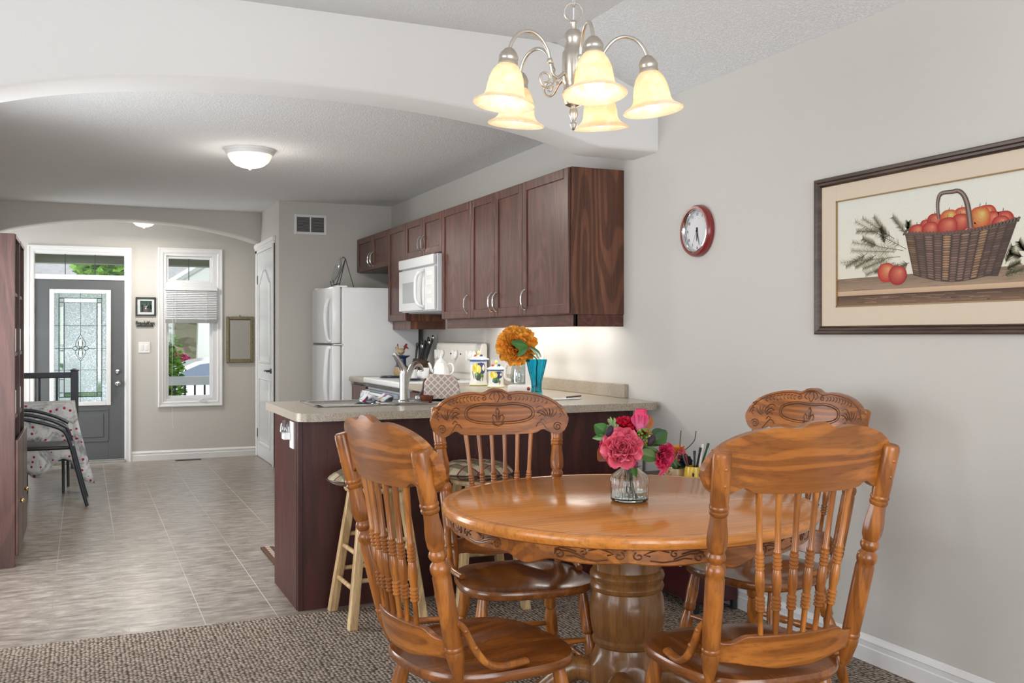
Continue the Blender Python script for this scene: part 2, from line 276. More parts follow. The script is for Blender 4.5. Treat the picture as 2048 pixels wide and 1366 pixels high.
# ------------------------------------------------------------------ mesh helpers
def sm(t): return t*t*(3-2*t)
def frame(d):
    d = d.normalized(); a = Vector((0, 0, 1)) if abs(d.z) < 0.9 else Vector((1, 0, 0))
    u = a.cross(d).normalized(); return u, d.cross(u), d
class MB:
    def __init__(s): s.bm = bmesh.new(); s.cl = s.bm.loops.layers.float_color.new('Col'); s.col = (1, 1, 1)
    def _f(s, vs, flip=False):
        try: f = s.bm.faces.new(vs[::-1] if flip else vs)
        except ValueError: return None
        for l in f.loops: l[s.cl] = (*s.col, 1)
        return f
    def box(s, x0, x1, y0, y1, z0, z1, bev=0.0, T=None, seg=2):
        b2 = bmesh.new(); bmesh.ops.create_cube(b2, size=1)
        for v in b2.verts: v.co = Vector(((x0+x1)/2+v.co.x*(x1-x0), (y0+y1)/2+v.co.y*(y1-y0), (z0+z1)/2+v.co.z*(z1-z0)))
        if bev: bmesh.ops.bevel(b2, geom=b2.edges[:], offset=bev, segments=seg, affect='EDGES', profile=0.5)
        s._merge(b2, T); return s
    def _merge(s, b2, T=None):
        mp = {}
        for v in b2.verts: mp[v] = s.bm.verts.new(T @ v.co if T else v.co)
        for f in b2.faces: s._f([mp[v] for v in f.verts])
        b2.free()
    def lathe(s, prof, p0=(0, 0, 0), p1=(0, 0, 1), seg=20, absz=True, mod=None, cap=True, arc=None):
        """prof: [(r, t)] with t along p0->p1 (a length when absz, else a fraction)"""
        p0 = Vector(p0); p1 = Vector(p1); L = (p1-p0).length; u, v_, d = frame(p1-p0); rings = []
        for r, t in prof:
            tt = t if absz else t*L; ring = []
            for i in range(seg):
                a = 2*math.pi*i/seg; rr = r*(mod(a, t) if mod else 1)
                ring.append(s.bm.verts.new(p0+d*tt+(u*math.cos(a)+v_*math.sin(a))*max(rr, 1e-5)))
            rings.append(ring)
        for A, B in zip(rings, rings[1:]):
            for i in range(seg): s._f([A[i], A[(i+1) % seg], B[(i+1) % seg], B[i]])
        if cap:
            if prof[0][0] > 1e-4: s._f(rings[0], True)
            if prof[-1][0] > 1e-4: s._f(rings[-1])
        return s
    def tube(s, pts, r, seg=10, closed=False, flat=1.0):
        pts = [Vector(p) for p in pts]; N = len(pts); rr = r if isinstance(r, (list, tuple)) else [r]*N; rings = []; up = None
        for i, p in enumerate(pts):
            if closed: t = pts[(i+1) % N]-pts[i-1]
            else: t = pts[min(i+1, N-1)]-pts[max(i-1, 0)]
            if t.length < 1e-9: t = Vector((0, 0, 1))
            t.normalize()
            if up is None: u = frame(t)[0]
            else:
                u = up-t*up.dot(t)
                u = u.normalized() if u.length > 1e-6 else frame(t)[0]
            up = u; w_ = t.cross(u)
            rings.append([s.bm.verts.new(p+(u*math.cos(2*math.pi*k/seg)+w_*math.sin(2*math.pi*k/seg)*flat)*rr[i]) for k in range(seg)])
        for i in range(N if closed else N-1):
            A, B = rings[i], rings[(i+1) % N]
            for k in range(seg): s._f([A[k], A[(k+1) % seg], B[(k+1) % seg], B[k]])
        if not closed: s._f(rings[0], True); s._f(rings[-1])
        return s
    def ball(s, c, r, seg=14, rings=9, T=None):
        r = (r, r, r) if isinstance(r, (int, float)) else r; b2 = bmesh.new()
        bmesh.ops.create_uvsphere(b2, u_segments=seg, v_segments=rings, radius=1)
        for v in b2.verts:
            q = Vector((v.co.x*r[0], v.co.y*r[1], v.co.z*r[2])); v.co = (T @ q if T else q)+Vector(c)
        s._merge(b2); return s
    def prism(s, poly, fn, a, b):
        """poly 2D, fn(u, v, w) -> 3D, extruded w from a to b"""
        A = [s.bm.verts.new(fn(u, v, a)) for u, v in poly]; B = [s.bm.verts.new(fn(u, v, b)) for u, v in poly]; n_ = len(poly)
        s._f(A, True); s._f(B)
        for i in range(n_): s._f([A[i], A[(i+1) % n_], B[(i+1) % n_], B[i]])
        return s
    def grid(s, fn, nu, nv, wrapu=False, flip=False):
        g = [[s.bm.verts.new(fn(i/nu, j/nv)) for j in range(nv+1)] for i in range(nu if wrapu else nu+1)]
        for i in range(nu):
            for j in range(nv):
                a, b = g[i], g[(i+1) % len(g)]
                s._f([a[j], b[j], b[j+1], a[j+1]], flip)
        return g
    def sheet(s, fn, nu, nv, th):
        """closed thin solid: fn(u, v) -> point; thickness along the surface normal"""
        g = [[Vector(fn(i/nu, j/nv)) for j in range(nv+1)] for i in range(nu+1)]
        def nrm(i, j):
            a = g[min(i+1, nu)][j]-g[max(i-1, 0)][j]; b = g[i][min(j+1, nv)]-g[i][max(j-1, 0)]; c = a.cross(b)
            return c.normalized() if c.length > 1e-12 else Vector((0, 0, 1))
        T = [[s.bm.verts.new(g[i][j]+nrm(i, j)*th/2) for j in range(nv+1)] for i in range(nu+1)]
        B = [[s.bm.verts.new(g[i][j]-nrm(i, j)*th/2) for j in range(nv+1)] for i in range(nu+1)]
        for i in range(nu):
            for j in range(nv):
                s._f([T[i][j], T[i+1][j], T[i+1][j+1], T[i][j+1]]); s._f([B[i][j], B[i][j+1], B[i+1][j+1], B[i+1][j]])
        for i in range(nu):
            s._f([T[i][0], B[i][0], B[i+1][0], T[i+1][0]]); s._f([T[i][nv], T[i+1][nv], B[i+1][nv], B[i][nv]])
        for j in range(nv):
            s._f([T[0][j], T[0][j+1], B[0][j+1], B[0][j]]); s._f([T[nu][j], B[nu][j], B[nu][j+1], T[nu][j+1]])
        return s
    def board(s, xs, top, bot, back, thick, nz=6):
        """curved board: columns xs, top(x)/bot(x) heights, back(x, z) gives the rear y, thickness towards +y"""
        Fv, Bv = [], []
        for x in xs:
            t, b_ = top(x), bot(x); t = max(t, b_+1e-4)
            zs = [b_+(t-b_)*k/nz for k in range(nz+1)]
            Bv.append([s.bm.verts.new((x, back(x, z), z)) for z in zs]); Fv.append([s.bm.verts.new((x, back(x, z)+thick, z)) for z in zs])
        n_ = len(xs)
        for i in range(n_-1):
            for k in range(nz):
                s._f([Fv[i+1][k], Fv[i][k], Fv[i][k+1], Fv[i+1][k+1]]); s._f([Bv[i][k], Bv[i+1][k], Bv[i+1][k+1], Bv[i][k+1]])
            s._f([Bv[i][nz], Bv[i+1][nz], Fv[i+1][nz], Fv[i][nz]]); s._f([Bv[i+1][0], Bv[i][0], Fv[i][0], Fv[i+1][0]])
        for k in range(nz):
            s._f([Bv[0][k], Bv[0][k+1], Fv[0][k+1], Fv[0][k]]); s._f([Bv[-1][k+1], Bv[-1][k], Fv[-1][k], Fv[-1][k+1]])
        return s
    def build(s, name, mat, parent=None, smooth=True, ang=38, bevel=0.0, normals=True, solid=0.0, loc=None, rot=None, world=False):
        if world and parent:
            off = Vector((0, 0, 0)); q = parent
            while q: off += q.location; q = q.parent
            for v in s.bm.verts: v.co -= off
        if normals: bmesh.ops.recalc_face_normals(s.bm, faces=s.bm.faces[:])
        if smooth:
            for f in s.bm.faces: f.smooth = True
            for e in s.bm.edges:
                if len(e.link_faces) == 2 and e.calc_face_angle(0) > R(ang): e.smooth = False
        me = bpy.data.meshes.new(name); s.bm.to_mesh(me); s.bm.free()
        o = bpy.data.objects.new(name, me); COL.objects.link(o)
        me.materials.append(M[mat])
        if parent: o.parent = parent
        if loc: o.location = loc
        if rot: o.rotation_euler = rot
        if solid: md = o.modifiers.new('thick', 'SOLIDIFY'); md.thickness = solid; md.offset = 0
        if bevel: md = o.modifiers.new('bevel', 'BEVEL'); md.width = bevel; md.segments = 2; md.limit_method = 'ANGLE'; md.angle_limit = R(50)
        return o
def thing(name, label, cat, loc=(0, 0, 0), rz=0.0, group=None):
    o = bpy.data.objects.new(name, None); COL.objects.link(o); o.location = loc; o.rotation_euler = (0, 0, rz); o.empty_display_size = 0.1
    return tag(o, label, cat, group)
def tag(o, label, cat, group=None, kind=None):
    if label: o['label'] = label
    if cat: o['category'] = cat
    if group: o['group'] = group
    if kind: o['kind'] = kind
    return o
def struct(o): o['kind'] = 'structure'; return o
def copy_tree(o, parent=None):
    c = o.copy(); COL.objects.link(c); c.parent = parent
    for ch in list(o.children): copy_tree(ch, c)
    return c
def text(name, body, size, mat, parent, loc, rot=(0, 0, 0), depth=0.0005, space=1.0, align='CENTER'):
    cu = bpy.data.curves.new(name, 'FONT'); cu.body = body; cu.size = size; cu.extrude = depth; cu.align_x = align; cu.align_y = 'CENTER'; cu.space_character = space
    t = bpy.data.objects.new('tmp', cu); COL.objects.link(t); bpy.context.view_layer.update()
    me = bpy.data.meshes.new_from_object(t.evaluated_get(bpy.context.evaluated_depsgraph_get())); me.name = name
    bpy.data.objects.remove(t); bpy.data.curves.remove(cu)
    o = bpy.data.objects.new(name, me); me.materials.clear(); me.materials.append(M[mat]); COL.objects.link(o); o.parent = parent; o.location = loc; o.rotation_euler = rot
    return o
def lerp_tab(tab):
    def f(x):
        x = abs(x)
        for (a, va), (b, vb) in zip(tab, tab[1:]):
            if x <= b: return va+(vb-va)*(x-a)/(b-a) if b > a else vb
        return tab[-1][1]
    return f
def arcpts(c, r, a0, a1, n_, fn):
    return [fn(c[0]+r*math.cos(a0+(a1-a0)*i/n_), c[1]+r*math.sin(a0+(a1-a0)*i/n_)) for i in range(n_+1)]
def catmull(P, n_=6):
    P = [Vector(p) for p in P]; out = []
    for i in range(len(P)-1):
        a, b, c, d = P[max(i-1, 0)], P[i], P[i+1], P[min(i+2, len(P)-1)]
        for k in range(n_):
            t = k/n_; out.append(0.5*((2*b)+(c-a)*t+(2*a-5*b+4*c-d)*t*t+(3*b-a-3*c+d)*t*t*t))
    out.append(P[-1]); return out
rnd = random.Random(7)

# ================================================================== THE SETTING
XR, YK, YB, XC = 2.81, 4.45, 9.358, 1.705      # right wall, end of the dining room, kitchen back wall, closet face
XL = -0.75; ZF = -0.155; YA = 10.39; YD = 11.888; KC = 2.555
def bx(name, mat, *boxes, bev=0.0, parent=None, kind=True):
    mb = MB()
    for b_ in boxes: mb.box(*b_, bev=bev)
    o = mb.build(name, mat, parent, smooth=False)
    if kind and not parent: struct(o)
    return o
bx('floor_tile', 'tile_floor', (XL, XR, YK, 10.42, -0.155, 0))
bx('floor_foyer', 'tile_floor', (-1.5, 2.6, 10.42, YD+.1, ZF-.06, ZF))
# carpet with a soft bound edge against the tiles
bx('floor_carpet', 'carpet', (-3.4, XR, -2.0, YK+.012, -0.10, 0.006))
bx('wall_right', 'wall_paint', (XR, XR+.12, -2.05, YB+.1, -0.1, 2.95))
bx('wall_kitchen_back', 'wall_paint', (XC, XR, YB, 10.72, 0, KC))
bx('wall_left', 'wall_paint', (XL-.12, XL, YK, 4.57, -.155, KC), (XL-.12, XL, 5.87, 10.39, -.155, KC), (XL-.12, XL, 4.57, 5.87, 2.25, KC), (XL-.12, XL, 4.57, 5.87, -.155, .35))
bx('added_window', 'white_trim', (XL-.1, XL+.005, 4.57, 4.62, .35, 2.25), (XL-.1, XL+.005, 5.82, 5.87, .35, 2.25), (XL-.1, XL+.005, 5.20, 5.24, .35, 2.25), (XL-.1, XL+.005, 4.57, 5.87, .35, .40), (XL-.1, XL+.005, 4.57, 5.87, 2.2, 2.25))  # unseen side window, made up to hold the kitchen fill lamp
bx('wall_foyer_left', 'wall_paint', (-1.5, -1.38, 10.39, 10.70, ZF, KC), (-1.5, -1.38, 11.60, YD, ZF, KC), (-1.5, -1.38, 10.70, 11.60, 2.1, KC), (-1.5, XL, 10.39, 10.47, ZF, KC))  # gap in this wall is added for the foyer fill lamp
bx('wall_living', 'wall_paint', (-3.4, XL, YK, YK+.12, 0, 2.9))
bx('wall_foyer_right', 'wall_paint', (2.45, 2.57, 10.6, YD, ZF, KC))
# far end: wall with a glazed door opening, and the living room wall with its window
bx('wall_back', 'wall_paint', (-3.4, -0.95, -2.12, -2.0, 0, 2.9), (2.15, XR, -2.12, -2.0, 0, 2.9), (-0.95, 2.15, -2.12, -2.0, 2.35, 2.9))
bx('wall_far_left', 'wall_paint', (-3.52, -3.4, -2.12, -0.35, 0, 2.9), (-3.52, -3.4, 2.75, YK, 0, 2.9), (-3.52, -3.4, -.35, 2.75, 0, .38), (-3.52, -3.4, -.35, 2.75, 2.32, 2.9))
fr = bx('window_2', 'white_trim', (-3.46, -3.38, -.35, -.29, .38, 2.32), (-3.46, -3.38, 2.69, 2.75, .38, 2.32), (-3.46, -3.38, 1.17, 1.23, .38, 2.32), (-3.46, -3.38, -.35, 2.75, .38, .44), (-3.46, -3.38, -.35, 2.75, 2.26, 2.32))
fr = bx('door_3', 'white_trim', (-.95, -.87, -2.09, -2.03, 0, 2.35), (2.07, 2.15, -2.09, -2.03, 0, 2.35), (.56, .64, -2.09, -2.03, 0, 2.35), (-.95, 2.15, -2.09, -2.03, 2.27, 2.35), (-.95, 2.15, -2.09, -2.03, 0, .08))
# ceilings
bx('ceiling_kitchen', 'ceiling_paint', (XL, XR, 4.6, 10.5, KC, KC+.12))
bx('ceiling_foyer', 'ceiling_paint', (-1.5, 2.6, 10.5, YD+.05, KC, KC+.12))
mb = MB(); prof = [(-3.5, 2.765), (2.20, 2.765), (XR+.02, 2.515), (XR+.02, 2.95), (-3.5, 2.95)]
mb.prism(prof, lambda u, v, w_: (u, w_, v), -2.1, YK+.05); struct(mb.build('ceiling_dining', 'ceiling_paint', smooth=False))
# arched beam between the rooms
def arch(name, xa, xb, tab, xc, ztop, y0, y1, mat):
    f = lerp_tab(tab); mb = MB(); n_ = 72; r_ = 0.018
    xs = [xa+(xb-xa)*i/n_ for i in range(n_+1)]
    rows = []
    for x in xs:
        z = f(x-xc); zt = ztop(x)
        P = [(y0, zt), (y0, z+r_), (y0+r_*.3, z+r_*.3), (y0+r_, z), (y1-r_, z), (y1-r_*.3, z+r_*.3), (y1, z+r_), (y1, zt)]
        rows.append([mb.bm.verts.new((x, a, b_)) for a, b_ in P])
    for A, B in zip(rows, rows[1:]):
        for i in range(8): mb._f([A[i], A[(i+1) % 8], B[(i+1) % 8], B[i]])
    mb._f(rows[0]); mb._f(rows[-1]); o = mb.build(name, mat, ang=50); return struct(o)
tabA = [(0, 2.421), (.2, 2.419), (.41, 2.411), (.6, 2.398), (.73, 2.386), (.9, 2.367), (1.0, 2.353), (1.1, 2.336), (1.2, 2.316), (1.3, 2.29), (1.38, 2.268), (1.43, 2.2565), (1.46, 2.255), (2, 2.255)]
arch('trim_arched_beam', XL, XR, tabA, 1.03, lambda x: 2.765 if x < 2.2 else 2.765-.25*(x-2.2)/.63, YK, YK+.28, 'beam_paint')
tabB = [(0, 2.426), (.3, 2.415), (.5, 2.398), (.65, 2.378), (.8, 2.352), (1.0, 2.312), (1.1, 2.286), (1.21, 2.252), (1.3, 2.24), (2, 2.24)]
arch('trim_foyer_arch', XL, XC, tabB, .45, lambda x: KC, YA, YA+.28, 'wall_paint')
# front wall with door and window openings
bx('wall_front', 'wall_paint', (-1.5, -.50, YD, YD+.15, ZF, KC), (-.50, .455, YD, YD+.15, 2.215, KC), (.455, .83, YD, YD+.15, ZF, KC), (.83, 1.47, YD, YD+.15, 2.245, KC),
   (.83, 1.47, YD, YD+.15, ZF, .49), (1.47, 2.6, YD, YD+.15, ZF, KC))
# baseboards: stepped profile
def base(name, fn, a, b_):
    P = [(0, 0), (.016, 0), (.016, .062), (.012, .066), (.012, .085), (.0145, .088), (.006, .102), (.004, .108), (0, .11)]
    mb = MB(); mb.prism(P, fn, a, b_); return struct(mb.build(name, 'white_trim', smooth=False))
base('baseboard_right', lambda u, v, w_: (XR-u, w_, v), -2.0, 4.55)
base('baseboard_front', lambda u, v, w_: (w_, YD-u, ZF+v), .51, 2.45)
base('baseboard_closet', lambda u, v, w_: (XC-u, w_, v), 9.358, 9.50)
base('baseboard_kitchen_left', lambda u, v, w_: (XL+u, w_, v), YK, 10.39)

# ------------------------------------------------------------------ front door (door_1) and its transom
d1 = thing('door_1', 'charcoal front door with leaded glass panel under a transom window', 'door', (-.02, YD, ZF)); struct(d1)
def B(parent, name, mat, boxes, bev=0.003, **k):
    mb = MB()
    for b_ in boxes: mb.box(*b_, bev=bev)
    return mb.build(name, mat, parent, smooth=False, world=True, **k)
def ring(x0, x1, z0, z1, wl, wr, wb, wt, y0, y1): return [(x0, x0+wl, y0, y1, z0, z1), (x1-wr, x1, y0, y1, z0, z1), (x0+wl, x1-wr, y0, y1, z0, z0+wb), (x0+wl, x1-wr, y0, y1, z1-wt, z1)]
def casing(parent, x0, x1, z0, z1, wd, y, bottom=False):
    P = [(0, 0), (0, .020), (.006, .025), (.016, .025), (.020, .017), (wd*.72, .015), (wd*.78, .018), (wd*.95, .012), (wd, .008), (wd, 0)]
    mb = MB(); cols = []
    for w_, h_ in P:
        xa, xb, za, zb = x0+w_, x1-w_, (z0+w_ if bottom else z0), z1-w_
        cols.append([mb.bm.verts.new((p, y-h_, q)) for p, q in ((xa, za), (xa, zb), (xb, zb), (xb, za))])
    for A, B_ in zip(cols, cols[1:]):
        for i in range(4 if bottom else 3): mb._f([A[i], A[(i+1) % 4], B_[(i+1) % 4], B_[i]])
    return mb.build('casing', 'white_trim', parent, smooth=False, world=True)
casing(d1, -.55, .509, ZF, 2.268, .068, YD)
B(d1, 'frame', 'white_trim', [(-.50, -.481, YD-.004, YD+.12, ZF, 2.215), (.435, .455, YD-.004, YD+.12, ZF, 2.215), (-.481, .435, YD-.004, YD+.12, 2.180, 2.215), (-.481, .435, YD-.002, YD+.12, 1.897, 1.952)], .002)
B(d1, 'threshold', 'stainless', [(-.49, .445, YD-.03, YD+.12, ZF, ZF+.028)])
B(d1, 'transom_glass', 'window_glass', [(-.481, .435, YD+.05, YD+.056, 1.952, 2.180)], 0)
for x in (-.175, .13): B(d1, 'transom_bar', 'black_metal', [(x-.004, x+.004, YD+.035, YD+.05, 1.952, 2.180)], 0)
GX0, GX1, GZ0, GZ1 = -.285, .245, .535, 1.742
sl = B(d1, 'slab', 'grey_door', [(-.479, GX0-.02, YD+.012, YD+.055, -.120, 1.895), (GX1+.02, .433, YD+.012, YD+.055, -.120, 1.895), (GX0-.02, GX1+.02, YD+.012, YD+.055, GZ1+.02, 1.895), (GX0-.02, GX1+.02, YD+.012, YD+.055, -.120, GZ0-.02)], 0.0015)
mb = MB()
for x0, x1, z0, z1 in ((-.30, .268, .081, .445),):
    for k, (ins, y) in enumerate(((0, YD+.010), (.02, YD+.004), (.045, YD+.011))):
        pass
    for a, b_, c, d in ((x0, x1, z1-.014, z1), (x0, x1, z0, z0+.014), (x0, x0+.014, z0, z1), (x1-.014, x1, z0, z1)): mb.box(a, b_, YD+.004, YD+.014, c, d, bev=.004)
    mb.box(x0+.05, x1-.05, YD+.006, YD+.014, z0+.05, z1-.05, bev=.005)
mb.build('raised_panel', 'grey_door', sl, smooth=False, world=True)
B(sl, 'glass_frame', 'white_trim', ring(GX0-.048, GX1+.048, GZ0-.045, GZ1+.045, .048, .048, .045, .045, YD-.004, YD+.03), .005)
mb = MB(); mb.box(GX0, GX1, YD+.030, YD+.034, GZ0, GZ1); mb.build('leaded_glass', 'textured_glass', sl, smooth=False, world=True)
gx = lambda u: GX0+(u-195)/(503-195)*(GX1-GX0)
gz = lambda v: GZ1-(v-345)/(968-345)*(GZ1-GZ0)
mb = MB()
def came(x0, y0, x1, y1, r_=.0032): mb.tube([(gx(x0), YD+.029, gz(y0)), (gx(x1), YD+.029, gz(y1))], r_, 6)
for x, r_ in ((222, .006), (252, .006), (447, .006), (476, .005)): came(x, 372, x, 940, r_)
for y, r_ in ((372, .006), (397, .004), (915, .004), (940, .005)): came(222, y, 476, y, r_)
came(349, 345, 349, 580); came(349, 735, 349, 968); came(195, 660, 300, 660); came(398, 660, 503, 660)
for y in (530, 785): came(195, y, 503, y, .0026)
for x in (222, 476): came(x, 345, x, 372); came(x, 940, x, 968)
for y in (420, 640, 672, 820, 840): came(222, y, 252, y); came(447, y, 476, y)
dia = [(349, 580), (375, 625), (398, 660), (375, 695), (349, 735), (322, 695), (300, 660), (322, 625)]
cr = lambda P: [(gx(a), YD+.028, gz(b_)) for a, b_ in P]
for P in ([(349, 580), (378, 630), (372, 655), (349, 660), (326, 655), (320, 630), (349, 580)], [(349, 735), (378, 690), (372, 665), (349, 660), (326, 665), (320, 690), (349, 735)],
          [(300, 660), (318, 648), (349, 660), (318, 672), (300, 660)], [(398, 660), (380, 648), (349, 660), (380, 672), (398, 660)], [(349, 600), (362, 630), (349, 660), (336, 630), (349, 600)], [(349, 720), (362, 690), (349, 660), (336, 690), (349, 720)]):
    mb.tube(catmull(cr(P), 5), .0036, 6)
mb.build('lead_came', 'black_metal', sl, world=True)
mb = MB()
for a, b_, c, d in ((252, 447, 372, 397), (252, 349, 915, 940), (349, 476, 915, 940), (452, 472, 400, 915), (227, 247, 420, 640), (227, 247, 680, 780)): mb.box(gx(a), gx(b_), YD+.024, YD+.029, gz(d), gz(c))
mb.box(gx(338), gx(360), YD+.022, YD+.029, gz(650), gz(605), bev=.004); mb.box(gx(338), gx(360), YD+.022, YD+.029, gz(715), gz(670), bev=.004)
mb.build('bevelled_glass', 'bevel_glass', sl, smooth=False, world=True)
for z, r_ in ((.868, .028), (.732, .03)):
    mb = MB(); mb.lathe([(r_*1.1, 0), (r_*1.1, .008), (r_*.5, .012), (r_*.5, .03), (r_*.85, .036), (r_*.95, .05), (r_*.75, .062), (0, .064)] if z < .8 else [(r_*1.05, 0), (r_*1.05, .008), (r_*.8, .018), (0, .02)], (.362, YD+.012, z), (.362, YD-.1, z))
    mb.build('door_knob' if z < .8 else 'deadbolt', 'chrome', sl, world=True)
for z in (1.56, .55): B(d1, 'hinge', 'chrome', [(-.492, -.478, YD-.006, YD+.012, z-.045, z+.045)], .002)

# ------------------------------------------------------------------ front window (window_1)
w1 = thing('window_1', 'tall white casement window beside the front door with small top sash', 'window', (1.15, YD, .45)); struct(w1)
casing(w1, .793, 1.508, .45, 2.286, .062, YD, True)
fb = []
x0, x1 = .83, 1.47
for z0, z1 in ((.49, 1.83), (1.83, 2.245)):
    fb += ring(x0+.001, x1-.001, z0+.001, z1-.001, .055, .075, .055, .05, YD, YD+.09)+ring(x0+.056, x1-.076, z0+.056, z1-.051, .025, .025, .03, .03, YD+.03, YD+.085)
B(w1, 'sash_frame', 'white_vinyl', fb, .004)
B(w1, 'pane', 'window_glass', [(x0+.07, x1-.09, YD+.06, YD+.066, .57, 1.76)], 0)
B(w1, 'pane', 'window_glass', [(x0+.07, x1-.09, YD+.06, YD+.066, 1.90, 2.17)], 0)
B(w1, 'muntin', 'black_metal', [(1.131, 1.139, YD+.045, YD+.06, 1.91, 2.17)], 0)
mb = MB(); mb.box(1.22, 1.34, YD-.012, YD+.005, .50, .515, bev=.003); mb.tube([(1.24, YD-.015, .52), (1.28, YD-.03, .535), (1.34, YD-.03, .52)], .006, 8); mb.build('crank_handle', 'white_vinyl', w1, smooth=False, world=True)

# window blind
bl = thing('window_blind', 'white slatted blind pulled halfway up the tall front window', 'blind', (1.15, YD-.03, 1.83))
B(bl, 'headrail', 'white_vinyl', [(.866, 1.443, YD-.075, YD-.026, 1.795, 1.838)], .004)
mb = MB(); z = 1.785
while z > 1.465:
    for dz, y in ((0, 0),):
        mb.box(.876, 1.434, YD-.068, YD-.034, z-.0015, z+.0015, T=Matrix.Translation((0, YD-.05, z)) @ Matrix.Rotation(R(42), 4, 'X') @ Matrix.Translation((0, -(YD-.05), -z)))
    z -= .0205
mb.build('slats', 'white_vinyl', bl, smooth=False, world=True)
B(bl, 'bottom_rail', 'grey_slat', [(.870, 1.440, YD-.07, YD-.032, 1.418, 1.462)], .003)
mb = MB()
for x in (.98, 1.32): mb.tube([(x, YD-.07, 1.80), (x, YD-.072, 1.42)], .002, 5)
mb.tube([(.95, YD-.07, 1.79), (.945, YD-.07, 1.2), (.94, YD-.045, .55), (.95, YD-.045, .25), (.955, YD-.045, .22)], .0018, 5); mb.ball((.955, YD-.045, .215), .006)
mb.build('cord', 'white_vinyl', bl, world=True)

# ------------------------------------------------------------------ closet door (door_2) on the closet face, x = XC
d2 = thing('door_2', 'white arched-panel closet door beside the fridge alcove', 'door', (XC, 10.1, 0)); struct(d2)
B(d2, 'casing', 'white_trim', [(XC-.016, XC, 9.567, 9.645, 0, 2.215), (XC-.024, XC, 9.567, 9.585, 0, 2.215), (XC-.016, XC, 10.555, 10.64, 0, 2.26), (XC-.016, XC, 9.567, 10.64, 2.14, 2.215), (XC-.03, XC, 9.55, 10.655, 2.195, 2.235), (XC-.022, XC, 9.56, 10.648, 2.17, 2.196)], .004)
sl2 = B(d2, 'slab', 'white_enamel', [(XC-.008, XC, 9.65, 10.55, .008, 2.138)], .003)
def raised(parent, poly, ins, y):  # moulded panel on the door face
    cx = sum(p[0] for p in poly)/len(poly); cz = sum(p[1] for p in poly)/len(poly); mb = MB()
    rings = []
    for k, h in ((1.0, .008), (.985, .017), (.955, .017), (.94, .004), (.90, .004), (.84, .014)):
        s_ = k; ww = max(p[0] for p in poly)-min(p[0] for p in poly); hh = max(p[1] for p in poly)-min(p[1] for p in poly); off = (1-k)*ww/2
        rings.append([mb.bm.verts.new((XC-h, cx+(p[0]-cx)*(1-2*off/ww), cz+(p[1]-cz)*(1-2*off/hh))) for p in poly])
    for A, B_ in zip(rings, rings[1:]):
        for i in range(len(poly)): mb._f([A[i], A[(i+1) % len(poly)], B_[(i+1) % len(poly)], B_[i]])
    mb._f(rings[-1]); mb.build('door_panel', 'white_enamel', parent, ang=25, world=True)
def archpoly(a, b_, z0, z1, rise):
    P = [(a, z0), (b_, z0), (b_, z1)]
    for i in range(1, 16):
        t = i/16; P.append((b_+(a-b_)*t, z1+rise*math.sin(math.pi*t)**1.6))
    P.append((a, z1)); return P
raised(sl2, archpoly(9.77, 10.43, .99, 1.80, .15), 0, 0); raised(sl2, archpoly(9.77, 10.43, .14, .83, .0001), 0, 0)
for z in (1.86, .25): B(d2, 'hinge', 'black_metal', [(XC-.014, XC-.004, 10.53, 10.56, z-.045, z+.045)], .002)
mb = MB(); mb.lathe([(.026, 0), (.026, .008), (.012, .014), (.010, .045), (.012, .05), (0, .055)], (XC-.008, 9.74, .925), (XC-.2, 9.74, .925))
mb.tube(catmull([(XC-.052, 9.74, .925), (XC-.056, 9.79, .93), (XC-.052, 9.86, .922)], 4), [.009]*3+[.0085]*3+[.008]*3, 8); mb.build('lever_handle', 'black_metal', sl2, world=True)

# ------------------------------------------------------------------ outdoors
struct(bx('ground_lawn', 'grass', (-40, 60, YD+.3, 90, -.95, -.65)))
o = bx('ground_driveway', 'asphalt', (-30, 50, 13.9, 27, -.66, -.64)); 
po = thing('porch', 'front porch with dark green ceiling and white railing outside the entrance', 'porch', (1, 13.6, -.6))
B(po, 'deck', 'asphalt', [(-3, 5, YD+.16, 13.75, -.64, -.2)]); B(po, 'porch_beam', 'porch_green', [(-3, 5, 13.5, 13.75, 2.19, 2.5)]); B(po, 'porch_ceiling', 'porch_green', [(-3, 5, YD+.16, 13.6, 2.5, 2.56)])
B(po, 'handrail', 'white_trim', [(.55, 4.5, 13.55, 13.65, .615, .73), (.55, 4.5, 13.57, 13.63, -.1, -.04)]); x = .62
while x < 4.4: B(po, 'baluster', 'black_metal', [(x-.011, x+.011, 13.59, 13.61, -.1, .62)], 0); x += .125
B(po, 'porch_column', 'white_trim', [(-2.9, -2.6, 13.5, 13.75, -.3, 2.2)]); B(po, 'porch_column', 'white_trim', [(4.4, 4.7, 13.5, 13.75, -.3, 2.2)])
ho = thing('house', 'grey roofed stone house with white porch column across the street', 'house', (4, 32, -.7))
B(ho, 'wall', 'stone', [(-14, 18, 32, 40, -.7, 2.6)]); B(ho, 'siding', 'siding', [(-3.8, .5, 31.9, 32.05, -.7, 2.6), (5.2, 18, 31.9, 32.05, -.7, 2.6)])
mb = MB(); mb.prism([(30.3, 2.45), (30.3, 2.62), (36, 6.5), (41.5, 2.6), (41, 2.45)], lambda u, v, w_: (w_, u, v), -15, 19); mb.build('roof', 'roof_shingle', ho, smooth=False, world=True)
mb = MB(); mb.prism([(1.9, 2.45), (5.0, 2.45), (3.45, 3.45)], lambda u, v, w_: (u, w_, v), 29.6, 33); mb.build('gable', 'siding', ho, smooth=False, world=True)
mb = MB()
for a, b_ in (((1.75, 2.42), (3.45, 3.52)), ((5.15, 2.42), (3.45, 3.52))): mb.tube([(a[0], 29.55, a[1]), (b_[0], 29.55, b_[1])], .1, 4)
mb.build('gable_trim', 'white_trim', ho, smooth=False, world=True)
